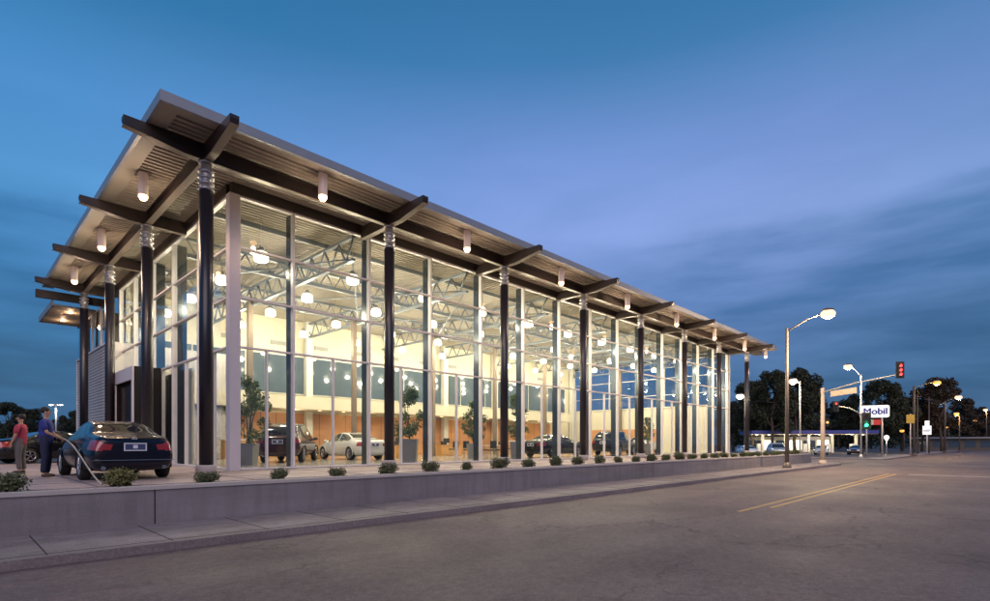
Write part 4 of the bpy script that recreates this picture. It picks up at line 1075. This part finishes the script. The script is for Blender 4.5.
person((px2, py2, 0), R(150), 'person in a red shirt standing at the left edge beside the man in blue', 'shirt_red', 'trousers_grey',
       [((.02, -.27, 1.13), (.12, -.24, .90)), ((.02, .27, 1.13), (.14, .22, .90))], .96)
# hose
hp = Vector((px, py, 0)); fd = Vector((math.cos(R(-25)), math.sin(R(-25)), 0)); hs = hp + fd*.36 + Vector((0, 0, .99))
he = Vector((2.15, 12.75, .06)); pts = []
for k in range(15):
    q = k/14; p = hs.lerp(he, q); p.z = hs.z*(1-q)**1.15 + he.z*q + .25*math.sin(PI*q)*(1-q); pts.append(p)
tag(MB().tube(pts, [.016]*15, 8).build('garden_hose', 'hose'), 'pale hose running from the man in blue down to the golden shrub', 'hose')

# ------------------------------------------------------------------ street lamps and poles
def lumin(parent, p, m, r=.22, watt=0, col=(1, .7, .4), sc=(1.5, 1, .5), shell=True):
    if shell: MB().ball((p[0], p[1], p[2] + r*.75), r*1.05, 12, (1.3, 1.0, .28)).build('lamp_head', 'lamp_pole', parent)
    MB().ball(p, r*1.25, 14, (1.1, 1, .72)).build('lamp_bowl', m, parent)
    if watt: lamp('POINT', 'lamp_light', (p[0], p[1], p[2] - r - .1), watt, col, .2, parent)
def street_lamp(bx, by, top, lx, ly, lz, label, m, r=.26, watt=0, pm='lamp_pole', pr=.11, col=(1, .72, .42), base=None, grp='street lamps'):
    base = RZ + .12 if base is None else base
    t = empty('street_lamp', (bx, by, base), 0, label, 'street lamp', grp)
    H = top - base; MB().tube([(0, 0, 0), (0, 0, H)], [pr, pr*.65], 14).lathe([(pr*2, 0), (pr*2, .1), (pr*1.2, .35)], n=14).build('pole', pm, t)
    dx, dy, dz = lx - bx, ly - by, lz - base
    if abs(dx) + abs(dy) > .05:
        pts = [(dx*q, dy*q, (H - .25) + (dz - H + .33)*math.sin(PI/2*q)) for q in np.linspace(0, 1, 10)]
        MB().tube(pts, [.045]*10, 8).build('arm', pm, t)
    lumin(t, (dx, dy, dz), m, r, watt, col)
    return t
zc = .85
def Z(y, t): return zc + (444 - y) * t / 532
px, py = at(787, 34.6); lx, ly = at(828, 33)
street_lamp(px, py, Z(328, 34.6), lx, ly, Z(314, 33), 'tall street lamp with a curved arm and the brightest glow, nearest the showroom', 'glow_street', .33, 4200, pr=.13)
px, py = at(861, 60); lx, ly = at(848, 59)
junction = street_lamp(px, py, Z(374, 60), lx, ly, Z(367, 59), 'slim pale street lamp at the junction carrying a signal arm', 'glow_street', .34, 3500, 'pale_pole', .10)
px, py = at(914, 70); lx, ly = at(937, 71)
street_lamp(px, py, Z(386, 70), lx, ly, Z(383, 71), 'yellow street lamp on a thick pole, right of the junction', 'glow_orange', .36, 3000, 'wood_pole', .17, (1, .6, .2))
px, py = at(945, 92); lx, ly = at(958.5, 92)
street_lamp(px, py, Z(401, 92), lx, ly, Z(397.5, 92), 'pinkish white street lamp behind the yellow one', 'glow_street', .42, 800, 'wood_pole', .16)
px, py = at(959.5, 100); lx, ly = at(956.5, 100)
street_lamp(px, py, Z(416, 100), lx, ly, Z(414, 100), 'low orange street lamp below the pinkish white one', 'glow_orange', .34, 500, 'wood_pole', .12, (1, .5, .15))
px, py = at(986.5, 140); lx, ly = at(985.5, 140)
street_lamp(px, py, Z(413, 140), lx, ly, Z(410, 140), 'small street lamp at the right edge', 'glow_street', .40, 400, 'wood_pole', .14)
px, py = at(972, 170); lx, ly = at(968.8, 170)
street_lamp(px, py, Z(405, 170), lx, ly, Z(403.5, 170), 'faint small street lamp far down the road', 'glow_street', .30, 300, 'wood_pole', .14)
px, py = at(800, 62); lx, ly = at(793, 62)
street_lamp(px, py, Z(381, 62), lx, ly, Z(381.5, 62), 'white lot lamp on a pale pole beside the tall street lamp', 'glow_cool', .38, 900, 'pale_pole', .10, (1, .9, .72), RZ + .03, 'lot lamps')
px, py = at(745, 80); lx, ly = at(740, 80)
street_lamp(px, py, Z(396, 80), lx, ly, Z(396.5, 80), 'wide white lot lamp just past the last showroom column', 'glow_cool', .46, 900, 'pale_pole', .10, (1, .88, .68), RZ + .03, 'lot lamps')
# double lamp in the left lot
px, py = at(56, 97); t = empty('lot_lamp', (px, py, 0), 0, 'double headed white lamp pole beyond the parked cars at left', 'lot lamp')
H = Z(405, 97); MB().tube([(0, 0, 0), (0, 0, H)], .12, 10).build('pole', 'pale_pole', t)
MB().beam((-.9*sa, .9*ca, H), (.9*sa, -.9*ca, H), .1, .1).build('arm', 'pale_pole', t)
for s in (-1, 1):
    p = (s*.95*sa, -s*.95*ca, H); MB().ball(p, .34, 10, (1, 1, .4)).build('lamp_head', 'glow_cool', t)
lamp('POINT', 'lamp_light', (0, 0, H - .6), 900, (1, .9, .75), .3, t)
for k, (x, y, tt, w) in enumerate([(1001, 425, 210, 200), (977, 421, 190, 200), (995, 433, 300, 200), (949, 427, 150, 200), (904, 431, 110, 200)]):
    px, py = at(x, tt); lx, ly = at(x - 2, tt)
    street_lamp(px, py, Z(y + 1.5, tt), lx, ly, Z(y, tt), ['small far orange lamp at the right edge of the trees', 'far lamp below the faint small street lamp', 'farthest tiny lamp at the end of the road', 'far lamp just left of the low orange street lamp', 'low orange lamp between the globe lamp and the yellow sign'][k], 'glow_orange', .26 + tt*.0006, 0, 'wood_pole', .1)
# plain utility poles
for x, y, tt, w, lb in ((929, 397, 88, .12, 'thin dark pole left of the pinkish street lamp'), (917.5, 394, 82, .10, 'thin dark pole right beside the yellow lamp pole')):
    px, py = at(x, tt); t = empty('utility_pole', (px, py, RZ), 0, lb, 'pole'); MB().tube([(0, 0, 0), (0, 0, Z(y, tt) - RZ)], [w, w*.7], 10).build('pole', 'wood_pole', t)
    MB().beam((-.6*sa, .6*ca, Z(y, tt) - RZ - .4), (.6*sa, -.6*ca, Z(y, tt) - RZ - .4), .08, .1).build('crossarm', 'wood_pole', t)

# traffic signals
def signal_head(loc, face, label, lit, grp='traffic signal heads', s=1.0, back=True):
    """face = yaw the lenses look towards"""
    t = empty('traffic_signal', loc, face, label, 'traffic signal', grp)
    MB().box(-.12*s, .12*s, -.17*s, .17*s, -.52*s, .52*s).build('housing', 'signal_black', t)
    if back: MB().box(-.02*s, 0.02*s, -.30*s, -.171*s, -.66*s, .66*s).box(-.02*s, .02*s, .171*s, .30*s, -.66*s, .66*s).box(-.02*s, .02*s, -.171*s, .171*s, .521*s, .66*s).box(-.02*s, .02*s, -.171*s, .171*s, -.66*s, -.521*s).build('backplate', 'signal_black', t)
    for k, zz in enumerate((.34, 0, -.34)):
        m = 'signal_black'
        if lit == k: m = ('glow_red', 'glow_amber', 'glow_green')[k]
        if lit == 9: m = 'glow_red'
        a = MB(); a.tube([(.121*s, 0, zz*s), (.135*s, 0, zz*s)], .115*s, 14); a.build('lens', m, t)
        v = MB(); n = 8; vs = []
        for i in range(n + 1):
            an = PI*i/n
            for xx in (.12, .28): vs.append((xx*s, .14*s*math.cos(an), (zz + .14*math.sin(an))*s))
        v.add(vs, [(2*i, 2*i+1, 2*i+3, 2*i+2) for i in range(n)]); v.build('visor', 'signal_black', t)
    return t
toCam = lambda x, y: math.atan2(-y, -x)
px, py = 47.6, 10.4; t = empty('signal_mast', (px, py, RZ + .12), 0, 'thick beige signal mast with a long arm and name board over the road', 'signal mast')
tt = ca*px + sa*py; top = Z(388, tt) - RZ - .12
MB().tube([(0, 0, 0), (0, 0, top)], [.17, .13], 14).lathe([(.3, 0), (.3, .08), (.2, .3)], n=14).build('pole', 'sign_beige', t)
ex, ey = at(896, 36); ez = Z(375, 36) - RZ - .12
MB().tube([(0, 0, top - .35), ((ex-px)*.5, (ey-py)*.5, (top-.35)*.5 + ez*.5 + .12), (ex - px, ey - py, ez)], [.07, .055, .04], 10).build('arm', 'pale_pole', t)
q0, q1 = .12, .50
a = Vector((0, 0, top - .35)); b = Vector((ex - px, ey - py, ez)); p0 = a.lerp(b, q0) + Vector((0,0,.0)); p1 = a.lerp(b, q1)
o = MB().beam(p0 + Vector((0,0,-.26)), p1 + Vector((0,0,-.42)), .04, .42).build('name_board', 'sign_beige', t)
sx, sy = at(900, 35.6); signal_head((sx, sy, Z(370, 35.6)), toCam(sx, sy) + .5, 'black traffic signal hung high at the end of the long arm, red lenses', 9, s=.85)
sx, sy = at(827.5, 41.5); signal_head((sx, sy, Z(422.5, 41.5)), toCam(sx, sy), 'pedestrian sized signal with an amber light on the beige mast', 1, s=.62, back=False)
# second mast arm (to the slim lamp pole)
px, py = at(861, 60); qx, qy = at(838, 60.5)
t = empty('signal_mount', (0, 0, Z(413, 60) - RZ - .12)); t.parent = junction
MB().tube([(0, 0, -.1), ((qx-px)*.5, (qy-py)*.5, .55), (qx - px, qy - py, .8)], [.08, .06, .05], 8).build('arm', 'pale_pole', t)
MB().tube([(0, 0, -.2), (0, 0, .1)], .16, 10).build('clamp', 'pale_pole', t)
sx, sy = at(836, 60); signal_head((sx, sy, Z(406.5, 60)), toCam(sx, sy) + .2, 'traffic signal with a red light at the end of the slim arm', 0, s=.9)
sx, sy = at(866.5, 59); signal_head((sx, sy, Z(421, 59)), toCam(sx, sy), 'traffic signal glowing green beside the slim lamp pole', 2, s=1.4)
lamp('POINT', 'green_light', (sx + .5*math.cos(toCam(sx, sy)), sy + .5*math.sin(toCam(sx, sy)), Z(421, 59) - .4), 60, (.05, 1, .5), .1)

# ------------------------------------------------------------------ filling station and signs
def text_obj(s, size, m, parent, loc, rot, name='lettering', ext=.02):
    cu = bpy.data.curves.new(name, 'FONT'); cu.body = s; cu.size = size; cu.extrude = ext; cu.resolution_u = 6; cu.align_x = 'CENTER'; cu.align_y = 'CENTER'; cu.offset = 0
    o = bpy.data.objects.new(name, cu); C.objects.link(o)
    dg = bpy.context.evaluated_depsgraph_get(); dg.update(); me = bpy.data.meshes.new_from_object(o.evaluated_get(dg)); bpy.data.objects.remove(o)
    me.materials.clear(); me.materials.append(M[m])
    bm = bmesh.new(); bm.from_mesh(me)      # heavier strokes: the same letters again, a hair to each side
    for k, (dx, dy) in enumerate(((.035, 0), (-.035, 0), (0, .03), (0, -.03))):
        m2 = me.copy(); m2.transform(Matrix.Translation((dx*size, dy*size, -.002*(k+1)))); bm.from_mesh(m2); bpy.data.meshes.remove(m2)
    bm.to_mesh(me); bm.free()
    o = bpy.data.objects.new(name, me); C.objects.link(o); o.parent = parent; o.location = loc; o.rotation_euler = rot
    return o
sx, sy = at(874.5, 75); face = toCam(sx, sy)
t = empty('station_sign', (sx, sy, RZ), face + .12, 'lit white rounded sign reading Mobil on a post above the filling station', 'sign')
zb = Z(411.5, 75) - RZ
MB().tube([(-.2, -.9, 0), (-.2, -.9, zb)], .1, 10).tube([(-.2, .9, 0), (-.2, .9, zb)], .1, 10).build('post', 'pale_pole', t)
mb = MB(); poly = []
for cxx, czz, a0 in ((1.45, .6, 0), (-1.45, .6, 90), (-1.45, -.6, 180), (1.45, -.6, 270)):
    for k in range(5): an = R(a0 + 22.5*k); poly.append((cxx + .25*math.cos(an), zb + czz + .25*math.sin(an)))
mb.prism(poly, 'x', -.15, .15); mb.build('board', 'sign_white', t)
text_obj('Mobil', 1.25, 'sign_blue', t, (.17, .08, zb - .02), (R(90), 0, R(90)))
o = MB().box(-.1, .1, -.05, .7, zb - 1.9, zb - 1.15).build('price_panel', 'sign_red', t)
MB().box(-.1, .1, -.85, -.1, zb - 1.9, zb - 1.15).build('price_panel', 'sign_beige', t)
# canopy
p0 = Vector((*at(752, 100), 0)); p1 = Vector((*at(879, 96), 0)); d = (p1 - p0).normalized(); nrm = Vector((-d.y, d.x, 0))
if nrm.dot(p0) < 0: nrm = -nrm
t = empty('filling_station', (p0.x, p0.y, RZ), math.atan2(d.y, d.x), 'filling station with a long blue edged canopy full of white lights', 'filling station')
Lc = (p1 - p0).length; zt = Z(431.5, 98) - RZ
sgn = 1 if Vector((math.cos(math.atan2(d.y, d.x) + PI/2), math.sin(math.atan2(d.y, d.x) + PI/2), 0)).dot(p0) > 0 else -1
def yb(m_, x0, x1, y0, y1, z0, z1): m_.box(x0, x1, min(y0*sgn, y1*sgn), max(y0*sgn, y1*sgn), z0, z1)
m_ = MB(); yb(m_, 0, Lc, 0, 9, zt - .42, zt + .20); m_.build('canopy', 'canopy_blue', t)
m_ = MB(); yb(m_, .1, Lc - .1, .1, 8.9, zt - .5, zt - .421); m_.build('canopy_ceiling', 'sign_beige', t)
for k, x in enumerate(np.linspace(3, Lc - 2, 5)):
    m_ = MB(); yb(m_, x - .2, x + .2, 3.8, 4.2, 0, zt - .5); m_.build('pillar', 'cream_panel', t)
    m_ = MB(); yb(m_, x - 1.0, x - .4, 3.6, 4.4, .12, 1.7); m_.build('fuel_pump', 'table_white', t)
m_ = MB(); yb(m_, 2, Lc - 3, 13, 13.4, 0, zt - .8); o = m_.build('shop_wall', 'cream', t)
for x in np.arange(3, Lc - 5, 2.6):
    m_ = MB(); yb(m_, x, x + 2.2, 12.9, 12.99, .5, 2.4); m_.build('window', 'glow_white' if int(x) % 5 == 0 else 'dark_band', o)
for k, x in enumerate(np.linspace(1.2, Lc - 1.2, 8)):
    m_ = MB(); m_.ball((x, sgn*(1.2 + (k % 2)*2), zt - .56), .30, 10, (1, 1, .45)); m_.build('canopy_lamp', 'glow_cool', t)
    if k % 2 == 0: lamp('POINT', 'lamp_light', (x, sgn*2.5, zt - 1.1), 350, (1, .88, .62), .3, t)
sx, sy = at(886.5, 84); t = empty('globe_lamp', (sx, sy, RZ), 0, 'low globe lamp glowing right of the Mobil sign', 'lamp')
MB().tube([(0, 0, 0), (0, 0, Z(438, 84) - RZ)], .06, 8).build('pole', 'pale_pole', t); MB().ball((0, 0, Z(437.5, 84) - RZ), .36, 12).build('globe', 'glow_cool', t)
lamp('POINT', 'lamp_light', (0, 0, Z(441, 84) - RZ), 250, (1, .8, .5), .2, t)
sx, sy = at(927, 85); t = empty('lit_sign', (sx, sy, RZ), toCam(sx, sy), 'small white lit sign on a post beyond the junction', 'sign')
zb = Z(429, 85) - RZ; MB().tube([(-.1, 0, 0), (-.1, 0, zb)], .09, 8).build('post', 'pale_pole', t)
MB().box(-.12, .12, -.55, .55, zb - .9, zb + .5).build('board', 'sign_white', t); MB().box(-.12, .12, -.28, .3, zb + .52, zb + 1.3).build('upper_board', 'sign_white', t)
MB().box(.121, .13, -.45, .45, zb - .25, zb - .12).box(.121, .13, -.45, .3, zb - .5, zb - .4).build('lettering', 'sign_blue', t)
sx, sy = at(910.5, 62); t = empty('warning_sign', (sx, sy, RZ + .12), toCam(sx, sy), 'dull yellow rectangular sign on a thin post, right of the junction', 'sign')
zb = Z(420, 62) - RZ; MB().tube([(-.05, 0, 0), (-.05, 0, zb + .6)], .06, 8).build('post', 'pale_pole', t); MB().box(-.02, .02, -.38, .38, zb - .5, zb + .5).build('plate', 'sign_yellow', t)
# overhead wires between the dark poles
for (x0, y0, t0, x1, y1, t1, lb) in ((914, 388, 70, 945, 403, 92, 'thin overhead wire between the two thick dark lamp poles'), (945, 403, 92, 986.5, 415, 140, 'thin overhead wire running on to the right edge pole')):
    a = Vector((*at(x0, t0), Z(y0, t0))); b = Vector((*at(x1, t1), Z(y1, t1))); pts = []
    for k in range(13): q = k/12; p = a.lerp(b, q); p.z -= 1.0*math.sin(PI*q); pts.append(p)
    tag(MB().tube(pts, .022, 5).build('overhead_wire', 'signal_black'), lb, 'wire')
# long low building far right behind lamps
sx, sy = at(950, 135); t = empty('low_shop', (sx, sy, RZ), toCam(sx, sy) , 'low pale roofed shop building far beyond the white lit sign', 'building')
MB().box(-8, 0, -7, 9, 0, 3.0).build('wall', 'lamp_pole', t); MB().box(-8.6, .9, -8, 10, 3.0, 3.4).build('roof', 'fascia', t)
for k in range(5): MB().box(0.003, .06, -6.2 + 3.0*k, -4.2 + 3.0*k, .8, 2.4).build('window', 'dark_band', t)
